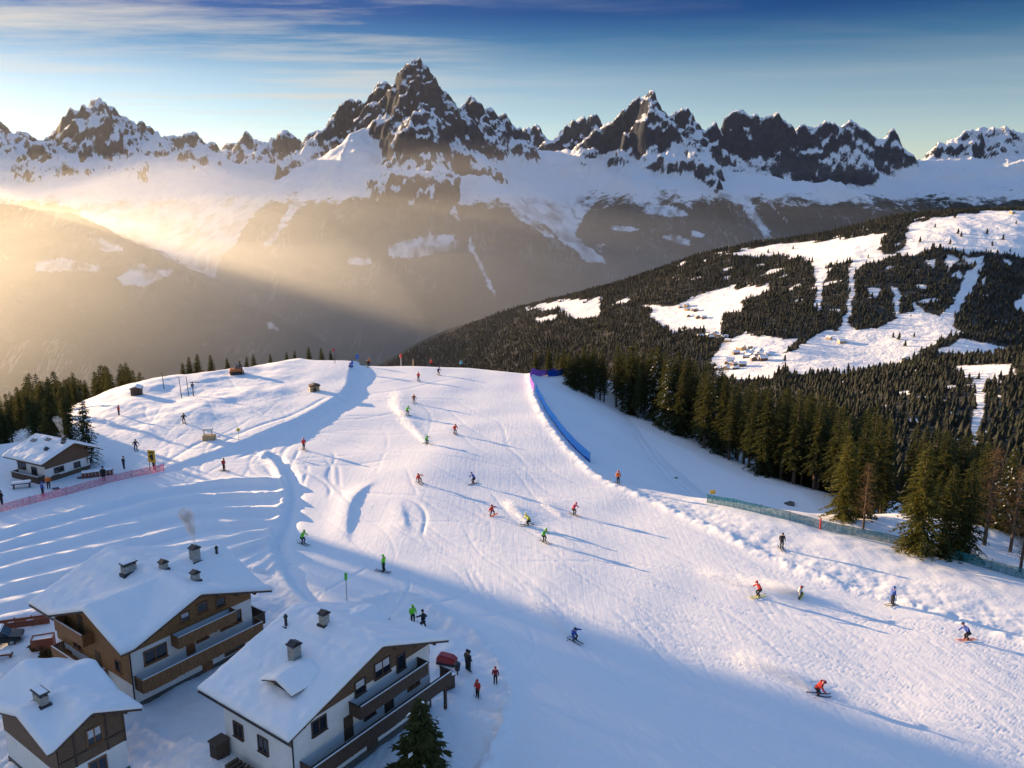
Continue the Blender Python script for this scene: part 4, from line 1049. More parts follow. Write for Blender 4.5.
    def dormer(s, side, a_face, bc, hw, rise, out_len, window=True):
        zb = float(s.zr(np.array(side * a_face), np.array(bc))); zt = zb + rise
        a1 = side * a_face; a2 = side * (a_face - out_len)
        e = [(bc - hw, zb - 0.3), (bc + hw, zb - 0.3), (bc + hw, zt - 0.42), (bc, zt), (bc - hw, zt - 0.42)]
        d = MB().prism(e, 0, a1, a2).build('dormer', M['wood'], s.root)
        f = lambda A, B: zt - 0.42 * np.abs(B - bc) / hw + 0 * A
        lo, hi = min(a1 + side * 0.45, a2), max(a1 + side * 0.45, a2)
        slab('dormer_roof', f, lo, hi, bc - hw - 0.35, bc + hw + 0.35, 0.10, 0.005, M['darkwood'], d)
        slab('roof_snow', f, lo - 0.03, hi + 0.03, bc - hw - 0.38, bc + hw + 0.38, 0.40, 0.105, M['roof_snow'], d, 0.14, True, 7)
        if window:
            x0, x1 = (a1 - 0.05, a1 + 0.02) if side < 0 else (a1 - 0.02, a1 + 0.05)
            MB().box(x0, x1, bc - hw * 0.62, bc + hw * 0.62, zb + 0.08, zt - 0.45).build('pane', M['glass'], d)

# chalet with crossing gables
h1 = House('chalet', 'large chalet with crossing snowy gables, golden wood upper floor and smoking chimney', -26.765, 62.778, -0.939, 5.695, 5.63, 12.276, 5.87, 5.87, 7.89, 1.34,
           cross=((-1, 3.9, 0.385, 7.80), (1, 5.6, 0.40, 7.75)))
h1.roof(0.40, 1); h1.walls('cladding', 4.75, 1.95, M['wood'], M['plaster'], 4.4); h1.gutter(9.4); h1.rafters()
h1.window('F', -3.64, 3.25, 1.85, 1.05, 2); h1.window('F', 0.6, 3.1, 1.05, 1.0, 1); h1.window('F', 3.45, 3.12, 2.0, 1.0, 2)
h1.window('F', -3.25, 0.95, 2.1, 0.9, 2); h1.window('F', 3.6, 0.6, 1.9, 0.95, 2); h1.window('F', 0.85, 5.6, 0.85, 0.75, 1); h1.window('F', -0.8, 5.45, 0.75, 0.7, 1, curtain=True)
h1.window('F', 2.6, 5.3, 0.8, 0.75, 1)
h1.door('F', 0.85, -0.2, 1.0, 1.95); h1.door('F', -0.55, 2.2, 0.8, 1.9)
h1.balcony('F', -5.55, 5.9, 1.75, 1.15, 0.95); h1.balcony('F', -2.2, 3.4, 4.0, 1.0, 0.8)
h1.balcony('L', 3.9, 11.2, 1.15, 1.05, 0.85); h1.balcony('L', 5.6, 10.4, 3.95, 0.9, 0.85, ends=(True, True))
h1.door('L', 7.6, -0.3, 1.2, 1.7, 'darkwood'); h1.door('L', 5.2, 1.2, 0.9, 1.9, 'darkwood'); h1.window('L', 8.6, 2.2, 1.3, 1.0, 2); h1.window('L', 10.4, 0.7, 0.7, 0.6, 1); h1.window('L', 2.0, 2.5, 0.8, 0.9, 1)
h1.door('L', 7.6, 4.0, 0.9, 1.7, 'darkwood')
rb = MB()
for i in range(3): rb.box(6.5, 6.6, 0.4 + i * 1.4, 0.5 + i * 1.4, 1.0, 2.6)
smoke1 = h1.chimney(*h1.roof_at(195.3, 559.5), 0.8, 0.8, 1.7, 'roof'); h1.chimney(*h1.roof_at(129, 572), 1.35, 0.65, 1.2); h1.chimney(*h1.roof_at(163.6, 568.5), 0.65, 0.65, 1.15, 'roof'); h1.chimney(*h1.roof_at(195.5, 580), 0.65, 0.65, 1.2, 'roof'); h1.chimney(*h1.roof_at(218, 553), 0.28, 0.28, 1.1, 'pipe')
h1.balcony('R', 0.2, 4.2, 1.75, 1.5, 0.9, 'darkwood')

# middle chalet
h2 = House('chalet', 'chalet with one wide snowy roof, front dormer and dark balconies behind a spruce', -10.133, 53.396, -0.94, 7.419, 6.114, 7.551, 6.298, 6.166, 8.625, 1.095)
h2.roof(0.42, 2); h2.walls('cladding', 5.55, 4.35, M['darkclad'], M['plaster'], 4.6); h2.gutter(); h2.rafters()
h2.balcony('F', -6.9, 7.3, 2.05, 1.25, 0.95, 'darkwood'); h2.balcony('F', -2.4, 4.7, 4.25, 1.15, 0.8, 'darkwood')
h2.window('F', -5.15, 4.3, 1.15, 0.95, 2, 'darkwood'); h2.window('F', -5.15, 0.95, 1.1, 0.9, 2, 'darkwood'); h2.window('F', -2.1, 1.0, 1.1, 0.8, 2, 'darkwood'); h2.window('F', 1.4, 0.85, 1.05, 0.95, 2, 'darkwood'); h2.window('F', 4.1, 0.8, 0.95, 0.95, 2, 'darkwood')
h2.door('F', -0.35, 0.0, 1.1, 1.9, 'darkwood'); h2.door('F', -2.55, 2.2, 0.85, 1.85, 'darkwood'); h2.door('F', 1.5, 2.2, 0.95, 1.9, 'darkwood'); h2.window('F', -0.5, 2.9, 1.0, 1.05, 1, 'darkwood'); h2.window('F', 4.2, 2.85, 1.2, 0.95, 2, 'frame')
h2.window('F', 0.95, 5.55, 1.5, 1.1, 2, 'darkwood', curtain=True); h2.window('F', -1.3, 5.2, 0.9, 1.0, 1, 'darkwood', curtain=True); h2.window('F', 2.9, 5.0, 0.8, 1.2, 1, 'darkwood')
h2.window('L', 5.9, 2.7, 0.95, 1.0, 2, 'darkwood'); h2.window('L', 3.15, 2.7, 0.95, 1.05, 2, 'darkwood')
h2.dormer(-1, 6.1, 2.45, 1.25, 1.15, 2.6); h2.dormer(1, 4.7, 4.9, 1.3, 0.85, 2.6, False)
h2.chimney(*h2.roof_at(295.3, 658.5), 0.8, 0.8, 1.75, 'roof'); h2.chimney(*h2.roof_at(324, 624.5), 0.65, 0.65, 1.45, 'roof'); h2.chimney(*h2.roof_at(286, 625.5), 0.26, 0.26, 1.3, 'pipe')
for q in (5.7, 6.9):
    pass
ps = MB().box(6.55, 6.75, -1.2, -1.0, -0.6, 1.85).box(6.0, 6.2, -0.001, 0.2, -0.6, 1.85); ps.build('post', M['darkwood'], h2.root)

# small chalet at the bottom left corner
h3 = House('chalet', 'small chalet cut by the bottom left corner, brown cladding above white wall', -28.783, 48.925, -0.94, 2.1, 2.45, 8.17, 5.25, 5.2, 6.3, 0.92,
           cross=((-1, 3.0, 0.30, 6.15), (1, 5.2, 0.42, 6.15)))
h3.roof(0.45, 3); h3.walls('cladding', 2.4, 2.4, M['darkclad'], M['plaster'], 2.4); h3.rafters()
h3.window('F', 0.36, 3.45, 0.95, 1.1, 2, 'frame', curtain=True); h3.window('F', 0.35, 1.0, 1.1, 1.1, 2, 'frame')
bt = MB()
for q in (-1.0, 1.2, 2.4): bt.box(q - 0.06, q + 0.06, -0.1, -0.037, 2.4, float(h3.zr(np.array(q), np.array(0.0))) - 0.25)
bt.box(-2.1, 2.45, -0.11, -0.037, 3.15, 3.27); bt.build('battens', M['darkwood'], h3.root)
h3.chimney(*h3.roof_at(41.7, 702), 0.62, 1.35, 1.15, 'plate')

# hut at the forest edge
h4 = House('hut', 'small brown and white hut with smoking chimney by the left forest', -63.988, 113.485, -1.105, 4.057, 2.858, 6.302, 3.855, 3.868, 5.226, 1.131)
h4.root['category'] = 'hut'
h4.roof(0.38, 4); h4.walls('cladding', 2.25, 2.6, M['darkclad'], M['plaster'], 2.3)
b_ = MB(); h4.fbox(b_, 'F', -4.06, 2.86, -0.6, 0.9, 0.0, 0.06); b_.build('base_boards', M['darkclad'], h4.root)
h4.window('F', -2.4, 1.4, 0.6, 0.6, 1, 'darkwood'); h4.window('F', -1.65, 1.4, 0.6, 0.6, 1, 'darkwood'); h4.window('F', 0.8, 1.25, 0.85, 0.65, 1, 'darkwood'); h4.window('F', -2.65, 0.35, 1.0, 0.6, 2, 'darkwood')
h4.window('L', 5.1, 1.7, 1.6, 0.8, 2, 'darkwood'); h4.window('L', 2.4, 1.3, 1.0, 0.9, 2, 'darkwood'); h4.balcony('L', 0.2, 6.2, 0.55, 1.0, 0.8, 'darkwood')
smoke4 = h4.chimney(*h4.roof_at(64.4, 442.5), 0.5, 0.5, 0.8, 'roof'); h4.chimney(*h4.roof_at(46.7, 449), 0.45, 0.45, 0.5, 'roof')
for a, b in ((-1.6, 5.6), (-0.9, 3.3)):
    z = float(h4.zr(np.array(a), np.array(b))); sk_ = MB().prism([(a - 0.28, z + 0.36), (a + 0.28, z + 0.56), (a + 0.28, z + 0.62), (a - 0.28, z + 0.42)], 1, b - 0.5, b + 0.5); sk_.build('skylight', M['glass'], h4.root)

# ------------------------------------------------------------------ people
def skin_body(joints, edges, radii, region):
    me = bpy.data.meshes.new('person'); me.from_pydata(joints, edges, []); o = link('person', me)
    o.modifiers.new('skin', 'SKIN'); o.modifiers.new('sub', 'SUBSURF').levels = 1
    if not me.skin_vertices: 
        bm = bmesh.new(); bm.from_mesh(me); bm.verts.layers.skin.verify(); bm.to_mesh(me); bm.free()
    for i, r in enumerate(radii): me.skin_vertices[0].data[i].radius = (r, r); me.skin_vertices[0].data[i].use_root = (i == 0)
    dg = bpy.context.evaluated_depsgraph_get(); out = bpy.data.meshes.new_from_object(o.evaluated_get(dg))
    bpy.data.objects.remove(o); bpy.data.meshes.remove(me); out.name = 'person'
    for m in ('jacket', 'trousers', 'skin', 'boot'): out.materials.append(M[m])
    J = [Vector(j) for j in joints]
    for p in out.polygons:
        c = Vector(p.center); best = (9, 0)
        for e, rg in zip(edges, region):
            a, b = J[e[0]], J[e[1]]; t = max(0, min(1, (c - a).dot(b - a) / max(1e-9, (b - a).length_squared))); d = (c - a - (b - a) * t).length
            if d < best[0]: best = (d, rg)
        p.material_index = best[1]; p.use_smooth = True
    return out

def pose(pelvis, chest, neck, head, kneeL, kneeR, anL, anR, shL, elL, haL, shR, elR, haR):
    def toe(a): return (a[0] + 0.17, a[1], a[2] - 0.03)
    hipL = (pelvis[0], pelvis[1] + 0.10, pelvis[2] - 0.04); hipR = (pelvis[0], pelvis[1] - 0.10, pelvis[2] - 0.04)
    J = [pelvis, chest, neck, head, hipL, kneeL, anL, toe(anL), hipR, kneeR, anR, toe(anR), shL, elL, haL, shR, elR, haR]
    E_ = [(0, 1), (1, 2), (2, 3), (0, 4), (4, 5), (5, 6), (6, 7), (0, 8), (8, 9), (9, 10), (10, 11), (1, 12), (12, 13), (13, 14), (1, 15), (15, 16), (16, 17)]
    R_ = [0.17, 0.20, 0.075, 0.115, 0.12, 0.085, 0.07, 0.055, 0.12, 0.085, 0.07, 0.055, 0.095, 0.07, 0.055, 0.095, 0.07, 0.055]
    G_ = [0, 0, 2, 1, 1, 1, 3, 1, 1, 1, 3, 0, 0, 0, 0, 0, 0]; G_ = [0, 0, 2, 1, 1, 1, 3, 1, 1, 1, 3, 0, 0, 0, 0, 0, 0]
    return skin_body(J, E_, R_, G_), head, haL, haR
POSES = {
 'ski': pose((-.16, 0, .74), (.10, 0, 1.14), (.24, 0, 1.36), (.31, 0, 1.50), (.18, .16, .50), (.18, -.16, .50), (-.02, .15, .13), (-.02, -.15, .13), (.13, .21, 1.24), (.22, .36, 1.0), (.46, .36, .96), (.13, -.21, 1.24), (.22, -.36, 1.0), (.46, -.36, .96)),
 'carve': pose((-.14, .10, .62), (.14, -.02, 1.0), (.28, -.05, 1.2), (.36, -.06, 1.34), (.22, .22, .46), (.18, -.08, .40), (-.02, .17, .12), (-.02, -.15, .14), (.16, .19, 1.12), (.24, .42, 1.02), (.42, .56, .96), (.18, -.24, 1.04), (.30, -.40, .82), (.50, -.40, .70)),
 'stand': pose((0, 0, .94), (0, 0, 1.28), (.02, 0, 1.48), (.04, 0, 1.64), (.04, .11, .52), (.03, -.11, .52), (0, .12, .10), (0, -.12, .10), (.0, .21, 1.40), (.0, .29, 1.12), (.12, .28, .92), (.0, -.21, 1.40), (.02, -.29, 1.13), (.16, -.24, .98)),
 'board': pose((-.02, .06, .66), (.12, -.02, 1.02), (.20, -.04, 1.23), (.26, -.05, 1.38), (.20, .28, .46), (.20, -.24, .44), (.0, .28, .14), (.0, -.28, .14), (.12, .20, 1.14), (.14, .46, 1.02), (.22, .66, 1.0), (.14, -.22, 1.10), (.22, -.46, .95), (.34, -.60, .86)),
}
def helmet_mesh(kind):
    bm = bmesh.new(); bmesh.ops.create_uvsphere(bm, u_segments=14, v_segments=9, radius=0.135 if kind == 'helmet' else 0.125)
    for v in bm.verts:
        if v.co.z < -0.045: v.co.z = -0.045
        if kind == 'hat' and v.co.z > 0.09: v.co.z += 0.03
    me = bpy.data.meshes.new(kind); bm.to_mesh(me); bm.free(); me.materials.append(M['plastic'] if kind == 'helmet' else M['jacket'])
    for p in me.polygons: p.use_smooth = True
    return me
HELM, HAT = helmet_mesh('helmet'), helmet_mesh('hat')
gg = MB().box(0.085, 0.145, -0.085, 0.085, -0.045, 0.02); GOG = gg.mesh('goggles', M['glass'], 0.012)
def ski_mesh():
    m = MB(); pr = [(-0.80, 0.03), (-0.76, 0.0), (0.72, 0.0), (0.84, 0.05), (0.92, 0.12), (0.91, 0.135), (0.83, 0.07), (0.70, 0.02), (-0.78, 0.02)]
    return m.prism([(x, z) for x, z in pr], 1, -0.045, 0.045).box(-0.12, 0.2, -0.04, 0.04, 0.0205, 0.06).mesh('ski', M['plastic'])
SKI = ski_mesh()
SB = MB().prism([(-0.13, 0.0), (0.13, 0.0), (0.13, 0.02), (-0.13, 0.02)], 1, -0.6, 0.6).box(-0.11, 0.11, -0.74, -0.601, 0.012, 0.035).box(-0.11, 0.11, 0.601, 0.74, 0.012, 0.035).mesh('snowboard', M['plastic'])
def pole_mesh(): return MB().tube((0, 0, 0), (-0.12, 0, -1.0), 0.012, 0.008, 6).tube((-0.108, 0, -0.90), (-0.11, 0, -0.915), 0.05, 0.05, 8).mesh('ski_pole', M['metal'])
POLE = pole_mesh()
BLACK = (0.015, 0.015, 0.018)
def person(px, py, ps, col, label, head=BLACK, ang=None, lean=0.0, gear='ski', size=1.0, gcol=(0.12, 0.12, 0.13), hat=False, group=None, grow=1.12):
    body, hd, hl, hr = POSES[ps]; x, y, z = place(px, py)
    o = link('person', body); o.location = (x, y, z + 0.02); o.color = (*col, 1)
    a = math.radians(random.uniform(-60, -20) if ang is None else ang)
    o.rotation_euler = Matrix.Rotation(a, 3, 'Z').to_euler() if not lean else (Matrix.Rotation(a, 3, 'Z') @ Matrix.Rotation(math.radians(lean), 3, 'X')).to_euler()
    o.scale = (size * grow,) * 3; tag(o, label, 'person', group)
    h = link('hat' if hat else 'helmet', HAT if hat else HELM, o); h.location = (hd[0], hd[1], hd[2] + 0.045); h.color = (*head, 1)
    if not hat: g = link('goggles', GOG, o); g.location = (hd[0], hd[1], hd[2] + 0.03)
    if gear == 'ski':
        for s in (1, -1): k = link('ski', SKI, o); k.location = (0.05, s * 0.15, 0.02); k.color = (*gcol, 1)
    if gear == 'board': k = link('snowboard', SB, o); k.location = (0.05, 0, 0.02); k.color = (*gcol, 1)
    if gear in ('ski', 'pole'):
        for p, s in ((hl, 1), (hr, -1)):
            k = link('ski_pole', POLE, o); k.location = p; k.rotation_euler = (0.15 * s, 0.9 if ps != 'stand' else 0.0, 0)
            if ps == 'stand': k.scale = (1, 1, p[2] / 1.0)
    return o
RED, DRED, LIME, BLUE, NAVY, CYAN, YEL, GRN, ORG, PINK = (0.62, 0.03, 0.02), (0.28, 0.015, 0.02), (0.20, 0.75, 0.03), (0.03, 0.09, 0.42), (0.02, 0.03, 0.10), (0.05, 0.42, 0.62), (0.72, 0.72, 0.04), (0.06, 0.42, 0.05), (0.75, 0.16, 0.02), (0.70, 0.04, 0.12)
P = person
P(304, 450, 'stand', RED, 'skier in a red jacket standing alone above the end of the snow furrows', RED, -50)
P(224, 471, 'stand', DRED, 'skier in dark red jacket and black trousers near the pink net end', DRED, -20)
P(303, 544, 'ski', LIME, 'skier in lime green jacket beside the furrowed field', LIME, -35)
P(384, 572, 'stand', LIME, 'skier in lime green jacket and dark trousers behind the middle chalet', LIME, 160)
P(414, 403, 'ski', DRED, 'skier in dark red jacket just above the curve of sprayed snow', RED, -80)
P(407.5, 415, 'ski', LIME, 'skier in bright green jacket in the curve of sprayed snow', GRN, -50)
P(427, 444, 'carve', GRN, 'skier in black and green bending low at the end of a spray trail', GRN, -40, 12, gcol=BLACK)
P(455, 434, 'ski', RED, 'skier in red with legs apart on the middle of the run', DRED, -70)
P(420, 483, 'carve', RED, 'skier in red jacket leaning on the shaded patch of the run', RED, -60, 14)
P(473.5, 484, 'ski', BLUE, 'skier in blue jacket right of the red skier on the shaded patch', BLUE, -140)
P(492, 516, 'board', RED, 'snowboarder in red jacket on an orange board', DRED, -50, 8, 'board', gcol=ORG)
P(528, 525, 'carve', YEL, 'skier in yellow jacket crouching in front of a snow spray', YEL, -160, -10)
P(544, 542, 'ski', GRN, 'skier in green jacket just below the yellow crouching skier', LIME, -50)
P(418.5, 381, 'stand', RED, 'distant skier in red below the crest of the run', RED, -80)
P(438.5, 375, 'ski', NAVY, 'distant skier in dark blue just below the crest', NAVY, -60)
P(431, 363, 'stand', RED, 'skier in red standing on the crest line of the run', RED, -90)
P(461, 363, 'stand', CYAN, 'skier in light blue jacket on the crest line of the run', CYAN, -90)
P(369, 361.5, 'stand', ORG, 'person in orange on the crest right of the lift mast', ORG, -90, gear=None)
P(368, 367, 'ski', BLACK, 'tiny dark skier just below the person in orange on the crest', BLACK, -90)
P(618, 484, 'stand', ORG, 'skier in orange red suit at the snowy edge below the blue net', RED, -80, gear='ski')
P(574, 515, 'ski', PINK, 'skier in pink red jacket on the bright middle of the run', PINK, -50)
P(574.5, 641, 'carve', BLUE, 'skier in blue jacket trailing snow along the shadow edge', NAVY, -50, 10)
P(758.5, 597, 'ski', RED, 'skier in red jacket and black trousers right before the snow cloud', RED, 200, gcol=YEL)
P(799.5, 598, 'board', (0.5, 0.5, 0.5), 'snowboarder in grey and red crouching at the front of the snow cloud', DRED, -40, 18, 'board', gcol=YEL)
P(892, 605, 'stand', BLUE, 'skier in bright blue jacket standing at the right verge', BLUE, 10)
P(967, 640, 'carve', BLUE, 'skier in blue jacket gliding on orange skis at the right edge', NAVY, 190, 8, gcol=ORG)
P(817, 695, 'carve', RED, 'large near skier in red jacket carving at the shadow edge', DRED, -10, 14, gcol=NAVY)
P(781.5, 549, 'stand', BLACK, 'skier in black standing below the teal net', BLACK, -90)
CH = 'people on the snow beside the middle chalet'
P(477.7, 698, 'stand', RED, 'child in a bright red suit with poles near the middle chalet', RED, -130, gear='pole', size=0.85)
P(495.5, 684, 'stand', DRED, 'child in dark red jacket at the ploughed rim by the middle chalet', RED, -100, gear=None, size=0.8, hat=True)
P(469, 672, 'stand', BLACK, 'person in black carrying gear beside the middle chalet', BLACK, 30, gear='pole', hat=True)
P(467, 671, 'stand', (0.05, 0.04, 0.04), 'person in dark brown right behind the one in black by the chalet', BLACK, 40, gear=None, hat=True)
P(413, 624, 'stand', LIME, 'person in lime green partly hidden behind the middle chalet roof', LIME, -60)
P(424, 628, 'carve', BLACK, 'person in black bending down next to the lime green one behind the roof', BLACK, 120, gear=None, hat=True)
P(2, 505, 'stand', BLACK, 'person in black at the left edge by the pink net', BLACK, 0, gear=None, hat=True)
P(43, 496, 'stand', BLUE, 'person in blue standing in front of the small hut', BLUE, 60, gear='pole', hat=True)
P(49, 489, 'stand', ORG, 'person in orange red by the corner of the small hut', (0.5, 0.5, 0.5), -60, gear=None, hat=True)
P(104, 482, 'stand', BLACK, 'person in a black coat behind the middle of the pink net', BLACK, 90, gear=None, size=1.15, hat=True)
P(124, 469, 'stand', BLACK, 'person in black between the hut and the yellow board', BLACK, 0, gear=None, hat=True)
P(154, 470, 'stand', BLACK, 'person in black right under the yellow board', BLACK, 0, gear=None, hat=True)
P(136, 450, 'ski', NAVY, 'tiny dark skier behind the yellow board on the left mound', NAVY, -60)
P(184, 423, 'ski', BLACK, 'tiny dark skier in the middle of the left mound', BLACK, -60)
P(119, 415.5, 'stand', RED, 'tiny person in red on the far left mound', RED, 0, gear=None)
P(242, 374, 'stand', NAVY, 'tiny person in dark blue on the left skyline by the orange machine', NAVY, 0, gear=None)

# ------------------------------------------------------------------ nets
def net_fence(name, label, pts, h, m, post_m, step, post_col=None, bright=(), zoff=0.0):
    Q = [place(*p) for p in pts]; C2 = curve([(q[0], q[1]) for q in Q], 10)
    L = np.concatenate([[0], np.cumsum(np.hypot(*np.diff(np.array(C2), axis=0).T))]); C2 = np.array(C2)
    r = empty(name, (C2[0][0], C2[0][1], hz(*C2[0])), 0, label, 'fence'); ox, oy, oz = r.location
    n = max(3, int(L[-1] / 0.6)); V = []; 
    for i in range(n + 1):
        s = L[-1] * i / n; x = np.interp(s, L, C2[:, 0]); y = np.interp(s, L, C2[:, 1]); z = hz(x, y)
        sagg = 0.05 * math.sin(i * PI / max(1, step / 0.6)) ** 2
        V += [(x - ox, y - oy, z - oz + 0.05), (x - ox, y - oy, z - oz + h - sagg)]
    Fs = [(2 * i, 2 * i + 2, 2 * i + 3, 2 * i + 1) for i in range(n)]
    V2 = [(a + 0.012, b + 0.012, c) for a, b, c in V]; k = len(V)
    allf = Fs + [tuple(i + k for i in reversed(f)) for f in Fs] + [(2 * i + 1, 2 * i + 3, 2 * i + 3 + k, 2 * i + 1 + k) for i in range(n)]
    link('net', mesh_np('net', np.array(V + V2), np.array(allf), [M[m]]), r)
    pm = MB().tube((0, 0, -0.4), (0, 0, h + 0.15), 0.035, 0.03, 6).mesh('post', M['plastic'])
    pb = MB().tube((0, 0, -0.4), (0, 0, h + 0.2), 0.11, 0.11, 8).mesh('padded_post', M['plastic'])
    m_ = max(2, int(L[-1] / step) + 1)
    for i in range(m_):
        s = L[-1] * i / (m_ - 1); x = float(np.interp(s, L, C2[:, 0])); y = float(np.interp(s, L, C2[:, 1]))
        b = i in bright; p = link('padded_post' if b else 'post', pb if b else pm, r); p.location = (x - ox, y - oy + (0.05 if not b else 0), hz(x, y) - oz); p.color = (*((0.6, 0.05, 0.03) if b else (post_col or (0.1, 0.1, 0.1))), 1)
    return r
net_fence('safety_net', 'pink safety net in front of the small hut on the left', [(-45, 528), (0, 513), (60, 497), (115, 482), (164, 471)], 1.15, 'net_pink', 0, 4.2, (0.45, 0.05, 0.07))
net_fence('safety_net', 'long teal safety net with orange posts along the right verge', [(707, 503), (752, 512), (805, 525), (850, 536), (890, 544), (940, 556), (1000, 573), (1070, 594)], 1.25, 'net_teal', 0, 3.6, (0.05, 0.12, 0.12), (4, 7, 10, 13, 15))
net_fence('safety_net', 'solid blue safety net along the upper right edge of the run', [(536, 392), (548, 415), (565, 438), (579, 453), (590, 463)], 1.7, 'net_blue', 0, 6, (0.02, 0.05, 0.25))
net_fence('safety_net', 'purple safety net curving over the crest at the top right of the run', [(534, 391), (530, 381), (534, 374), (545, 370.5), (556, 369.5)], 1.5, 'net_purple', 0, 3.5, (0.25, 0.1, 0.45))
net_fence('safety_net', 'short dark blue net panel on the crest before the forest', [(548, 371.5), (558, 371), (566, 373.5)], 1.5, 'net_blue', 0, 4, (0.05, 0.05, 0.2))

# ------------------------------------------------------------------ signs, masts, huts, small things
def coloured(mb, name, col, parent, bevel=0.0):
    o = mb.build(name, M['plastic'], parent, bevel); o.color = (*col, 1); return o
x, y, z = place(153, 471); r = empty('sign_board', (x, y, z), math.radians(-14), 'large yellow notice board on legs beside the end of the pink net', 'sign')
coloured(MB().box(-0.62, 0.62, -0.03, 0.03, 1.35, 3.2), 'board', (0.75, 0.42, 0.01), r, 0.01)
MB().box(-0.4, 0.4, -0.036, -0.031, 2.75, 2.95).box(-0.14, 0.3, -0.036, -0.031, 1.65, 2.6).prism([(-0.45, 2.2), (-0.141, 2.5), (-0.141, 1.9)], 1, -0.036, -0.031).build('pictogram', M['metal'], r)
for s in (-0.5, 0.5): MB().tube((s, 0.02, -0.3), (s, 0.02, 1.35), 0.05, None, 8).build('leg', M['metal'], r)
def post_sign(px, py, h, w, hh, col, label, diamond=False):
    x, y, z = place(px, py); r = empty('marker_sign', (x, y, z), 0.05, label, 'sign')
    MB().tube((0, 0, -0.3), (0, 0, h), 0.035, None, 8).build('post', M['steel'], r)
    pts = [(-w / 2, h - hh / 2), (w / 2, h - hh / 2), (w / 2, h + hh / 2), (-w / 2, h + hh / 2)]
    if diamond: pts = [(0, h - hh / 2), (w / 2, h), (0, h + hh / 2), (-w / 2, h)]
    coloured(MB().prism(pts, 1, -0.075, -0.04), 'plate', col, r)
    return r
post_sign(239, 440, 1.75, 0.7, 0.8, (0.7, 0.5, 0.03), 'small yellow diamond sign on a post on the left mound', True)
post_sign(712, 503, 1.6, 0.75, 0.5, (0.75, 0.45, 0.02), 'small yellow plate on a post at the start of the teal net')
x, y, z = place(347, 600); r = empty('marker_pole', (x, y, z), 0, 'slim grey pole with a bright green tip behind the middle chalet', 'pole')
MB().tube((0, 0, -0.3), (0, 0, 2.2), 0.05, 0.045, 8).build('pole', M['steel'], r)
coloured(MB().box(-0.12, 0.12, -0.12, 0.12, 2.2, 2.95), 'green_tip', (0.10, 0.6, 0.03), r, 0.02)
x, y, z = place(401, 361.5); r = empty('marker_pole', (x, y, z), 0, 'white mast with a red round top on the crest of the run', 'pole')
MB().tube((0, 0, -0.3), (0, 0, 2.4), 0.06, None, 8).build('pole', M['plaster'], r); coloured(MB().tube((0, 0, 2.4), (0, 0, 3.3), 0.28, 0.22, 10), 'red_top', (0.6, 0.03, 0.03), r)
x, y, z = place(413, 361.5); r = empty('marker_pole', (x, y, z), 0, 'short tan post on the crest right of the red topped mast', 'pole'); MB().box(-0.15, 0.15, -0.12, 0.12, -0.3, 2.1).build('post', M['paleboard'], r); MB().box(-0.2, 0.2, -0.17, 0.17, 2.101, 2.2).build('cap', M['metal'], r)
x, y, z = place(335, 363.5); r = empty('marker_pole', (x, y, z), 0, 'dark pole with a red flag on the skyline left of the run', 'pole'); MB().tube((0, 0, -0.3), (0, 0, 3.6), 0.07, 0.05, 8).build('pole', M['metal'], r)
fl = MB().prism([(-0.5, 3.0), (0.02, 2.9), (0.02, 3.55), (-0.5, 3.6)], 1, -0.03, 0.03); coloured(fl, 'flag', (0.6, 0.04, 0.03), r)
x, y, z = place(357.5, 361.5); r = empty('sign_board', (x, y, z), 0, 'blue board on a thin post on the crest left of the run', 'sign'); MB().tube((0, 0.1, -0.3), (0, 0.1, 1.0), 0.05, None, 8).build('post', M['steel'], r); coloured(MB().box(-0.35, 0.35, -0.04, 0.04, 0.9, 2.2), 'board', (0.04, 0.16, 0.5), r, 0.01)
x, y, z = place(351, 367.5); r = empty('snow_gun', (x, y, z), -0.6, 'blue snow gun standing on the bank below the crest', 'snow gun'); coloured(MB().box(-0.5, 0.5, -0.35, 0.35, 0.1, 0.6), 'base', (0.04, 0.09, 0.4), r, 0.05); coloured(MB().tube((-0.35, 0, 1.05), (0.45, 0, 1.25), 0.33, 0.4, 14), 'fan_barrel', (0.05, 0.14, 0.5), r); MB().box(-0.1, 0.1, -0.1, 0.1, 0.6, 1.0).build('mount', M['metal'], r)
for px, py, h, lab in [(164, 389, 3.3, 'thin mast furthest left of the four on the left mound'), (181.5, 398.5, 4.2, 'tallest leaning mast in the middle of the left mound'), (188.5, 396, 3.8, 'straight thin mast just right of the tallest one on the left mound')]:
    x, y, z = place(px, py); o = MB().tube((0.05, 0, -0.4), (-0.12, 0, h), 0.09, 0.06, 8).tube((-0.12, 0, h), (-0.12, 0, h + 0.12), 0.1, 0.1, 8).build('lift_mast', M['metal']); o.location = (x, y, z); tag(o, lab, 'mast')
x, y, z = place(193.5, 396); r = empty('lift_mast', (x, y, z), 0, 'mast with a cross arm, right end of the masts on the left mound', 'mast'); MB().tube((0, 0, -0.4), (0, 0, 3.0), 0.11, 0.08, 8).build('mast', M['metal'], r); MB().box(-0.5, 1.4, -0.06, 0.06, 2.75, 2.88).build('cross_arm', M['metal'], r)
coloured(MB().box(-0.3, 0.2, -0.2, 0.2, 1.9, 2.5), 'box', (0.06, 0.08, 0.14), r)

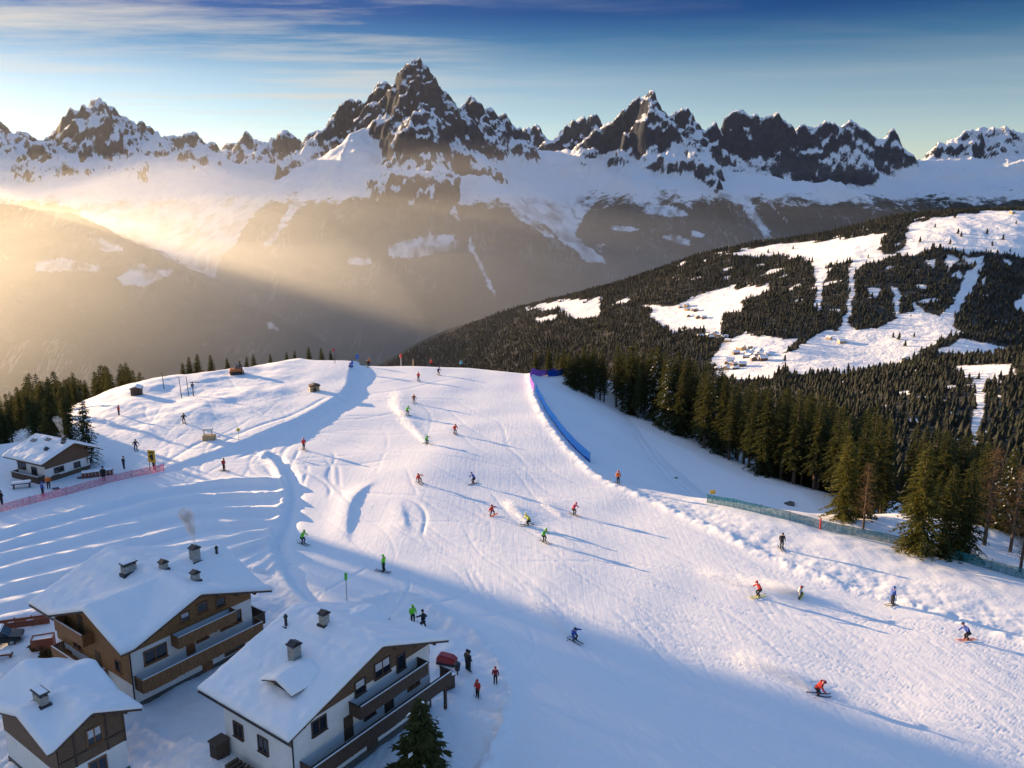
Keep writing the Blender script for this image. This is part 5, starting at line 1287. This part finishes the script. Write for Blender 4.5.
def shed(px, py, w, d, h, rz, label, m, snow=True, name='shed'):
    x, y, z = place(px, py); r = empty(name, (x, y, z), rz, label, 'shed')
    MB().box(-w / 2, w / 2, -d / 2, d / 2, -0.5, h).build('wall', M[m], r)
    MB().prism([(-w / 2 - 0.2, h + 0.002), (w / 2 + 0.2, h + 0.002), (w / 2 + 0.2, h + 0.12), (0, h + 0.5), (-w / 2 - 0.2, h + 0.12)], 1, -d / 2 - 0.2, d / 2 + 0.2).build('roof', M['darkwood'], r)
    MB().box(-w * 0.18, w * 0.18, -d / 2 - 0.04, -d / 2 - 0.001, 0.0, h * 0.8).build('door', M['darkwood'], r)
    if snow: MB().prism([(-w / 2 - 0.22, h + 0.13), (0, h + 0.51), (w / 2 + 0.22, h + 0.13), (w / 2 + 0.1, h + 0.36), (0, h + 0.78), (-w / 2 - 0.1, h + 0.36)], 1, -d / 2 - 0.22, d / 2 + 0.22).build('roof_snow', M['roof_snow'], r, 0.05)
    return r
shed(137, 395, 1.9, 1.6, 1.35, 0.2, 'small dark wooden shed on the far left mound below the forest', 'darkwood')
shed(314.5, 391, 1.9, 1.4, 1.1, 0.35, 'tan wooden crate shed on the bright mound left of the run', 'paleboard', False)
x, y, z = place(209.5, 440); r = empty('lift_cabin', (x, y, z), 0.05, 'pale open lift cabin with a small roof on two posts on the left mound', 'cabin')
MB().box(-0.95, 0.95, -0.6, 0.6, -0.4, 0.9).build('cabin', M['paleboard'], r, 0.03)
for s in (-0.8, 0.5): MB().box(s - 0.05, s + 0.05, -0.05, 0.05, 0.901, 1.75).build('post', M['metal'], r)
MB().box(-0.95, 0.65, -0.4, 0.4, 1.751, 1.86).build('roof', M['paleboard'], r); MB().box(-0.93, 0.63, -0.38, 0.38, 1.861, 2.02).build('roof_snow', M['roof_snow'], r, 0.04)
x, y, z = place(236, 374); r = empty('snow_groomer', (x, y, z), 0.4, 'orange snow groomer small on the left skyline', 'snow groomer')
coloured(MB().box(-1.3, 1.2, -0.8, 0.8, 0.55, 1.3), 'body', (0.6, 0.17, 0.03), r, 0.1); MB().prism([(-0.2, 1.301), (1.0, 1.301), (0.8, 2.1), (-0.1, 2.1)], 1, -0.7, 0.7).build('cab', M['glass'], r, 0.04)
for s in (-1, 1): MB().box(-1.35, 1.35, s * 0.95 - 0.28, s * 0.95 + 0.28, 0.0, 0.62).build('track', M['boot'], r, 0.12)
MB().prism([(1.55, 0.05), (1.7, 0.05), (1.6, 0.9), (1.5, 0.9)], 1, -1.5, 1.5).build('blade', M['metal'], r)

# things in the chalet yard
hx = lambda px, py: place(px, py)
x, y, z = hx(447, 664); r = empty('covered_sled', (x, y, z), -0.3, 'red covered sled on the snow beside the middle chalet', 'sled')
coloured(MB().prism([(-0.85, 0.25), (0.75, 0.25), (0.95, 0.5), (0.55, 0.85), (-0.65, 0.95), (-0.9, 0.55)], 1, -0.42, 0.42), 'cover', (0.42, 0.03, 0.03), r, 0.08)
for s in (-0.3, 0.3): MB().box(-0.9, 1.0, s - 0.04, s + 0.04, 0.0, 0.24).build('runner', M['metal'], r)
x, y, z = hx(457.5, 675); r = empty('litter_bin', (x, y, z), 0, 'small dark litter bin on a post beside the middle chalet', 'bin'); MB().tube((0, 0, -0.2), (0, 0, 0.45), 0.06, None, 8).build('post', M['metal'], r); MB().tube((0, 0, 0.451), (0, 0, 1.05), 0.2, 0.26, 12).build('bin', M['metal'], r); MB().tube((0, 0, 1.051), (0, 0, 1.13), 0.3, 0.2, 12).build('lid', M['metal'], r)
x, y, z = hx(448, 687); r = empty('storage_box', (x, y, z), 0.5, 'dark brown storage box at the corner of the middle chalet', 'box'); MB().box(-0.5, 0.5, -0.35, 0.35, -0.3, 1.1).build('box', M['darkwood'], r, 0.02); MB().box(-0.56, 0.56, -0.41, 0.41, 1.102, 1.18).build('lid', M['darkwood'], r); MB().box(-0.54, 0.54, -0.39, 0.39, 1.181, 1.26).build('snow_cap', M['roof_snow'], r, 0.03)
# left of the big chalet
x, y, z = hx(24, 628); r = empty('board_fence', (x, y, z), 0.30, 'low red brown board fence left of the large chalet', 'fence')
for i in range(3): MB().box(-2.2, 2.2, -0.03, 0.03, 0.12 + i * 0.33, 0.42 + i * 0.33).build('board', M['redwood'], r)
for i in range(4): MB().box(-2.15 + i * 1.43 - 0.06, -2.15 + i * 1.43 + 0.06, 0.031, 0.14, -0.4, 1.15).build('post', M['redwood'], r)
for c_, w_ in ((-1.0, 0.55), (0.6, 0.6)): MB().box(c_ - w_ / 2, c_ + w_ / 2, -0.10, 0.05, 0.751, 0.83).build('snow_clump', M['roof_snow'], r, 0.03)
x, y, z = hx(-2, 644); r = empty('parked_car', (x, y, z), 0.35, 'black parked car with snow on its roof at the left edge', 'car')
coloured(MB().prism([(-2.1, 0.35), (2.05, 0.35), (2.1, 0.75), (1.15, 0.92), (-1.95, 1.0), (-2.15, 0.7)], 1, -0.85, 0.85), 'body', (0.012, 0.013, 0.016), r, 0.08)
MB().prism([(-1.8, 0.98), (1.1, 0.93), (0.5, 1.42), (-1.4, 1.45)], 1, -0.76, 0.76).build('cabin_glass', M['glass'], r, 0.05)
MB().prism([(-1.5, 1.451), (0.55, 1.43), (0.5, 1.62), (-1.4, 1.66)], 1, -0.78, 0.78).build('roof_snow', M['roof_snow'], r, 0.07)
for a in (-1.3, 1.3):
    for s in (-0.8, 0.8):
        w_ = MB().tube((a, s - 0.1, 0.33), (a, s + 0.1, 0.33), 0.33, None, 16).build('wheel', M['boot'], r); MB().tube((a, s - 0.115, 0.33), (a, s + 0.115, 0.33), 0.19, None, 12).build('rim', M['steel'], w_)
for s in (-0.6, 0.6): MB().box(2.06, 2.13, s - 0.16, s + 0.16, 0.58, 0.72).build('headlight', M['steel'], r, 0.02)
x, y, z = hx(2, 659); r = empty('bench', (x, y, z), 0.25, 'low wooden bench capped with thick snow at the left edge', 'bench'); MB().box(-0.9, 0.9, -0.22, 0.22, 0.35, 0.45).build('seat', M['redwood'], r); MB().box(-0.88, 0.88, -0.2, 0.2, 0.451, 0.72).build('snow_cap', M['roof_snow'], r, 0.1)
for s in (-0.7, 0.7): MB().box(s - 0.06, s + 0.06, -0.18, 0.18, -0.3, 0.349).build('leg', M['redwood'], r)
x, y, z = hx(44, 648); r = empty('planter', (x, y, z), 0.35, 'snow filled wooden planter box against the large chalet', 'planter')
for a in ((-0.9, 0.9, -0.55, -0.47), (-0.9, 0.9, 0.47, 0.55), (-0.9, -0.82, -0.469, 0.469), (0.82, 0.9, -0.469, 0.469)): MB().box(*a, -0.3, 1.15).build('board', M['redwood'], r)
MB().box(-0.81, 0.81, -0.46, 0.46, -0.3, 1.05).build('snow_fill', M['roof_snow'], r)
def shrub(px, py, rad, label):
    x, y, z = hx(px, py); q = np.random.default_rng(int(px * 7)); V = []; Fc = []
    for i in range(420):
        d = q.normal(size=3); d /= np.linalg.norm(d); d[2] = abs(d[2]); p = d * rad * q.uniform(0.35, 1.05) * (1 + 0.25 * math.sin(5 * d[0] + 3 * d[1])); t = q.normal(size=3) * 0.11; u = q.normal(size=3) * 0.06; b = len(V)
        V += [p - t, p + u, p + t, p - u]; Fc.append((b, b + 1, b + 2, b + 3))
    r = empty('shrub', (x, y, z), 0, label, 'shrub'); link('leaves', mesh_np('leaves', np.array(V), np.array(Fc), [M['shrub']]), r)
    st_ = MB()
    for i in range(5): a = i * 1.3; st_.tube((0, 0, -0.2), (rad * 0.6 * math.cos(a), rad * 0.6 * math.sin(a), rad * 0.8), 0.02, 0.008, 5)
    st_.build('stems', M['bark'], r); return r
shrub(39, 649, 0.6, 'olive brown shrub growing against the snow filled planter'); shrub(47, 655, 0.5, 'rounded brown shrub in front of the planter by the large chalet'); shrub(49.5, 660, 0.42, 'smallest brown shrub at the corner of the large chalet')
# at the middle chalet's left wall
def h2w(a, b, z=None):
    c = Vector((-10.133 + Sd[0] * a + Rd[0] * b, 53.396 + Sd[1] * a + Rd[1] * b, 0)); c.z = hz(c.x, c.y) if z is None else z; return c
c = h2w(-8.0, 0.8, 1.55); r = empty('satellite_dish', c, 0.94, 'grey satellite dish on the eave wall of the middle chalet', 'satellite dish')
bm = bmesh.new(); bmesh.ops.create_uvsphere(bm, u_segments=24, v_segments=12, radius=0.75); bmesh.ops.delete(bm, geom=[v for v in bm.verts if v.co.z > -0.42], context='VERTS'); bmesh.ops.solidify(bm, geom=bm.faces[:], thickness=0.03)
me = bpy.data.meshes.new('dish'); bm.to_mesh(me); bm.free(); me.materials.append(M['steel']); dsh = link('dish', me, r); dsh.rotation_euler = (math.radians(75), 0, math.radians(-40)); dsh.location = (0, 0, 0.2)
for p_ in me.polygons: p_.use_smooth = True
MB().tube((0.55, 0.1, 0.1), (0.0, 0.05, 0.15), 0.04, None, 8).build('bracket', M['metal'], r); MB().tube((0, -0.1, 0.0), (-0.3, -0.75, 0.15), 0.02, None, 6).build('feed_arm', M['metal'], r)
c = h2w(-8.3, 4.6); r = empty('log_pile', c, 0.94, 'low dark pile of firewood along the middle chalet', 'log pile'); q = random.Random(3)
for i in range(3):
    for j in range(6): MB().tube((-0.5, -1.2 + j * 0.42 + i * 0.1, 0.12 + i * 0.24), (0.5, -1.2 + j * 0.42 + i * 0.1, 0.12 + i * 0.24), 0.13 + q.uniform(-.03, .02), None, 8).build('log', M['bark'], r)
c = h2w(-8.1, 7.4); r = empty('storage_box', c, 0.94, 'dark wooden box at the far end of the middle chalet eave wall', 'box'); MB().box(-0.5, 0.5, -0.45, 0.45, -0.3, 1.2).build('box', M['darkwood'], r); MB().box(-0.58, 0.58, -0.52, 0.52, 1.201, 1.3).build('lid', M['darkwood'], r)
# around the small hut
x, y, z = hx(22, 488); r = empty('snow_covered_table', (x, y, z), 0.4, 'picnic table under a cushion of snow before the small hut', 'table'); MB().box(-1.2, 1.2, -0.45, 0.45, 0.66, 0.74).build('tabletop', M['darkwood'], r); MB().box(-1.17, 1.17, -0.43, 0.43, 0.741, 1.02).build('snow_cap', M['roof_snow'], r, 0.1)
for s in (-0.95, 0.95): MB().box(s - 0.05, s + 0.05, -0.4, 0.4, -0.3, 0.659).build('leg', M['darkwood'], r)
x, y, z = hx(99, 476); r = empty('log_pile', (x, y, z), 0.45, 'long snow capped woodpile beside the small hut', 'log pile')
for i in range(2):
    for j in range(9): MB().tube((-2.0 + j * 0.46, -0.45, 0.15 + i * 0.36), (-2.0 + j * 0.46, 0.45, 0.15 + i * 0.36), 0.19, None, 8).build('log', M['redwood'], r)
MB().box(-2.25, 1.95, -0.5, 0.5, 0.72, 0.80).build('cover_board', M['redwood'], r); MB().box(-2.2, 1.9, -0.48, 0.48, 0.801, 1.0).build('snow_cap', M['roof_snow'], r, 0.06)
def rock(px, py, s, label):
    x, y, z = hx(px, py); bm = bmesh.new(); bmesh.ops.create_icosphere(bm, subdivisions=3, radius=s)
    for v in bm.verts: v.co *= 1 + 0.35 * float(noise(np.array(v.co.x / s * 1.3), np.array(v.co.y / s * 1.3 + v.co.z / s), 77)); v.co.z *= 0.55
    me = bpy.data.meshes.new('boulder'); bm.to_mesh(me); bm.free(); me.materials.append(M['rock']); o = link('boulder', me); o.location = (x, y, z); tag(o, label, 'boulder')
rock(790, 504, 0.75, 'dark boulder poking out of the snow behind the teal net'); rock(676, 478, 0.3, 'small dark rock on the lower bowl left of the yellow plate'); rock(56, 489, 0.45, 'small dark rock in the snow before the hut'); rock(80, 478, 0.4, 'snow edged rock against the front wall of the hut')

# ------------------------------------------------------------------ sprayed snow: clouds of real flakes
def spray(pts, n, sig, flake, label, seed):
    q = np.random.default_rng(seed); V = []; Fc = []
    Q = np.array([place(*p) for p in pts]); L = np.linspace(0, len(Q) - 1, 200)
    path = np.stack([np.interp(L, np.arange(len(Q)), Q[:, k]) for k in range(3)], 1)
    i = q.integers(0, 200, n); t = i / 199.0; P0 = path[i]; sg = sig * (1.15 - 0.75 * t)
    pos = P0 + np.stack([q.normal(0, 1, n) * sg, q.normal(0, 1, n) * sg, np.abs(q.normal(0, 1, n)) * sg * 0.75], 1)
    pos += 0.35 * sg[:, None] * np.stack([noise(pos[:, 0] / .8, pos[:, 2] / .8, 5), noise(pos[:, 1] / .8, pos[:, 2] / .8, 6), 0 * t], 1)
    base = np.array([[0.9, 0, 0.1], [-.45, .78, -.1], [-.45, -.78, 0.05]]); s = flake * q.uniform(0.4, 1.4, n)
    A = q.normal(size=(n, 3, 3)); R_ = np.linalg.qr(A)[0]
    V = pos[:, None, :] + np.einsum('nij,kj->nki', R_, base) * s[:, None, None]
    Fc = np.arange(n * 3).reshape(n, 3)
    o = link('snow_spray', mesh_np('snow_spray', V.reshape(-1, 3), Fc, [M['powder']])); tag(o, label, 'snow spray', kind='stuff')
spray([(396, 393), (393, 405), (398, 413), (406, 416)], 8320, 0.75, 0.042, 'powder snow sprayed in a curve behind the green skier', 301)
spray([(400, 418), (412, 430), (424, 442)], 5720, 0.55, 0.040, 'powder snow trail behind the bending dark skier', 302)
spray([(505, 503), (514, 512), (526, 522)], 5200, 0.42, 0.034, 'powder snow thrown up behind the yellow skier', 303)
spray([(540, 500), (548, 508), (560, 516)], 2340, 0.4, 0.03, 'thin powder snow in the air left of the pink skier', 304)
spray([(735, 585), (765, 588), (785, 591), (797, 595)], 13520, 0.75, 0.034, 'large bright cloud of powder snow between the red skier and the snowboarder', 305)
spray([(700, 572), (722, 580), (740, 586)], 3900, 0.5, 0.03, 'thin powder snow drifting left of the red skier', 306)
spray([(528, 600), (548, 618), (570, 638)], 6240, 0.5, 0.03, 'powder snow trail behind the blue skier at the shadow edge', 307)
spray([(735, 658), (775, 672), (810, 690)], 10920, 0.55, 0.03, 'powder snow trail behind the near red skier', 308)

# ------------------------------------------------------------------ chimney smoke
def smoke(p, drift, h, r0, label, dens, col=(0.95, 0.92, 0.9)):
    bm = bmesh.new(); n = 9; rings = []
    for i in range(n):
        t = i / (n - 1); c = Vector((p[0] + drift[0] * t ** 1.4, p[1] + drift[1] * t ** 1.4, p[2] + 0.15 + h * t)); r = r0 * (0.35 + 1.5 * t) * (1 if i < n - 1 else 0.5)
        rings.append([bm.verts.new(c + Vector((r * math.cos(k * PI / 5), r * math.sin(k * PI / 5), 0))) for k in range(10)])
    for a, b in zip(rings[:-1], rings[1:]):
        for k in range(10): bm.faces.new((a[k], a[(k + 1) % 10], b[(k + 1) % 10], b[k]))
    bm.faces.new(rings[0][::-1]); bm.faces.new(rings[-1]); me = bpy.data.meshes.new('chimney_smoke'); bm.to_mesh(me); bm.free()
    m = bpy.data.materials.new('smoke'); m.use_nodes = True; nt = m.node_tree; nt.nodes.clear(); o_ = N(nt, 'ShaderNodeOutputMaterial'); pv = N(nt, 'ShaderNodeVolumePrincipled')
    f = noise_node(nt, 1.6 / r0 * 0.4, 5, 0.7, coords(nt)); d = ramp(nt, f, [(0.42, (0, 0, 0)), (0.70, (1, 1, 1))])
    nt.links.new(mathn(nt, 'MULTIPLY', d, dens), pv.inputs['Density']); pv.inputs['Color'].default_value = (*col, 1); nt.links.new(pv.outputs[0], o_.inputs['Volume'])
    me.materials.append(m); o = link('chimney_smoke', me); tag(o, label, 'smoke', kind='stuff')
def hw(hs, q): c = hs.root.location; th = hs.root.rotation_euler[2]; return (c[0] + q[0] * math.cos(th) - q[1] * math.sin(th), c[1] + q[0] * math.sin(th) + q[1] * math.cos(th), q[2] + 0.3)
smoke(hw(h1, smoke1), (-0.7, 0.4), 3.2, 0.45, 'pale smoke drifting from the chimney of the large chalet', 5.0)
smoke(hw(h4, smoke4), (-0.9, 0.3), 3.0, 0.38, 'warm lit smoke rising from the chimney of the small hut', 1.6)

# ------------------------------------------------------------------ village in the valley
def hill_pt(px, py):
    lo = 1240.0
    for y in np.arange(1240, 3600, 6.0):
        x, yy, z = at_depth(px, py, y)
        if z < float(hill_h(np.array([x]), np.array([y]))[0]): return x, y, float(hill_h(np.array([x]), np.array([y]))[0])
    return None
def vh_mesh():
    w = MB().box(-6, 6, -4.5, 4.5, -2, 5).prism([(-4.5, 5.001), (4.5, 5.001), (0, 7.6)], 0, -6, 6).mesh('wall', M['paleboard'])
    r = MB().prism([(-5.6, 4.65), (0, 7.8), (5.6, 4.65), (5.6, 5.5), (0, 8.7), (-5.6, 5.5)], 0, -7, 7).mesh('roof', M['roof_snow']); return w, r
VW, VR = vh_mesh(); VW2 = VW.copy(); VW2.materials[0] = M['darkclad']
rv = random.Random(9); spots = []
for cx, cy, sx_, sy_, n in [(718, 338, 14, 5, 10), (757, 354, 17, 6, 20), (690, 311, 9, 3, 7), (735, 366, 14, 4, 9), (700, 318, 6, 2, 3)]:
    for _ in range(n): spots.append((cx + rv.gauss(0, sx_ * .55), cy + rv.gauss(0, sy_ * .6), 0))
spots += [(905, 362, 1), (829, 339, 1), (842, 343, 1), (600, 300, 1), (560, 302, 1), (1012, 214, 2), (870, 300, 1), (585, 303, 1)]
for px, py, kd in spots:
    q = hill_pt(px, py)
    if q is None: continue
    r = empty('village_house', q, rv.uniform(0, 3.1), 'small brown village house with snowy roof on the valley meadow', 'house', 'houses of the valley village')
    k = rv.uniform(0.7, 1.2); r.scale = (k, k, k * rv.uniform(.8, 1.1)); link('wall', VW if rv.random() < .4 else VW2, r); link('roof', VR, r)
# single trees on the far snowfields
FT = [cones(np.array([[0, 0, -0.3]]), np.array([13.0]), 900 + i, 8) for i in range(3)]; FTM = [mesh_np('crown', v, f, [M['farforest']]) for v, f in FT]; FTT = MB().tube((0, 0, -1), (0, 0, 2.5), 0.35, 0.25, 6).mesh('trunk', M['bark'])
for px, py in [(893, 338), (899, 340), (914, 337), (958, 234), (961, 237), (808, 268), (812, 270), (920, 243), (935, 228), (987, 234), (1003, 240), (950, 245), (768, 253), (793, 249), (840, 240), (992, 246), (1010, 252), (868, 258), (900, 250), (925, 255), (760, 262), (735, 262), (974, 256), (1016, 224), (890, 224), (955, 218), (848, 371), (905, 347)]:
    q = hill_pt(px, py)
    if q is None: continue
    r = empty('spruce_tree', q, rv.uniform(0, 6), 'lone dark spruce dotted on the open snow of the far hill', 'tree', 'lone trees on the far hill'); k = rv.uniform(0.7, 1.3); r.scale = (k, k, k); link('trunk', FTT, r); link('crown', rv.choice(FTM), r)
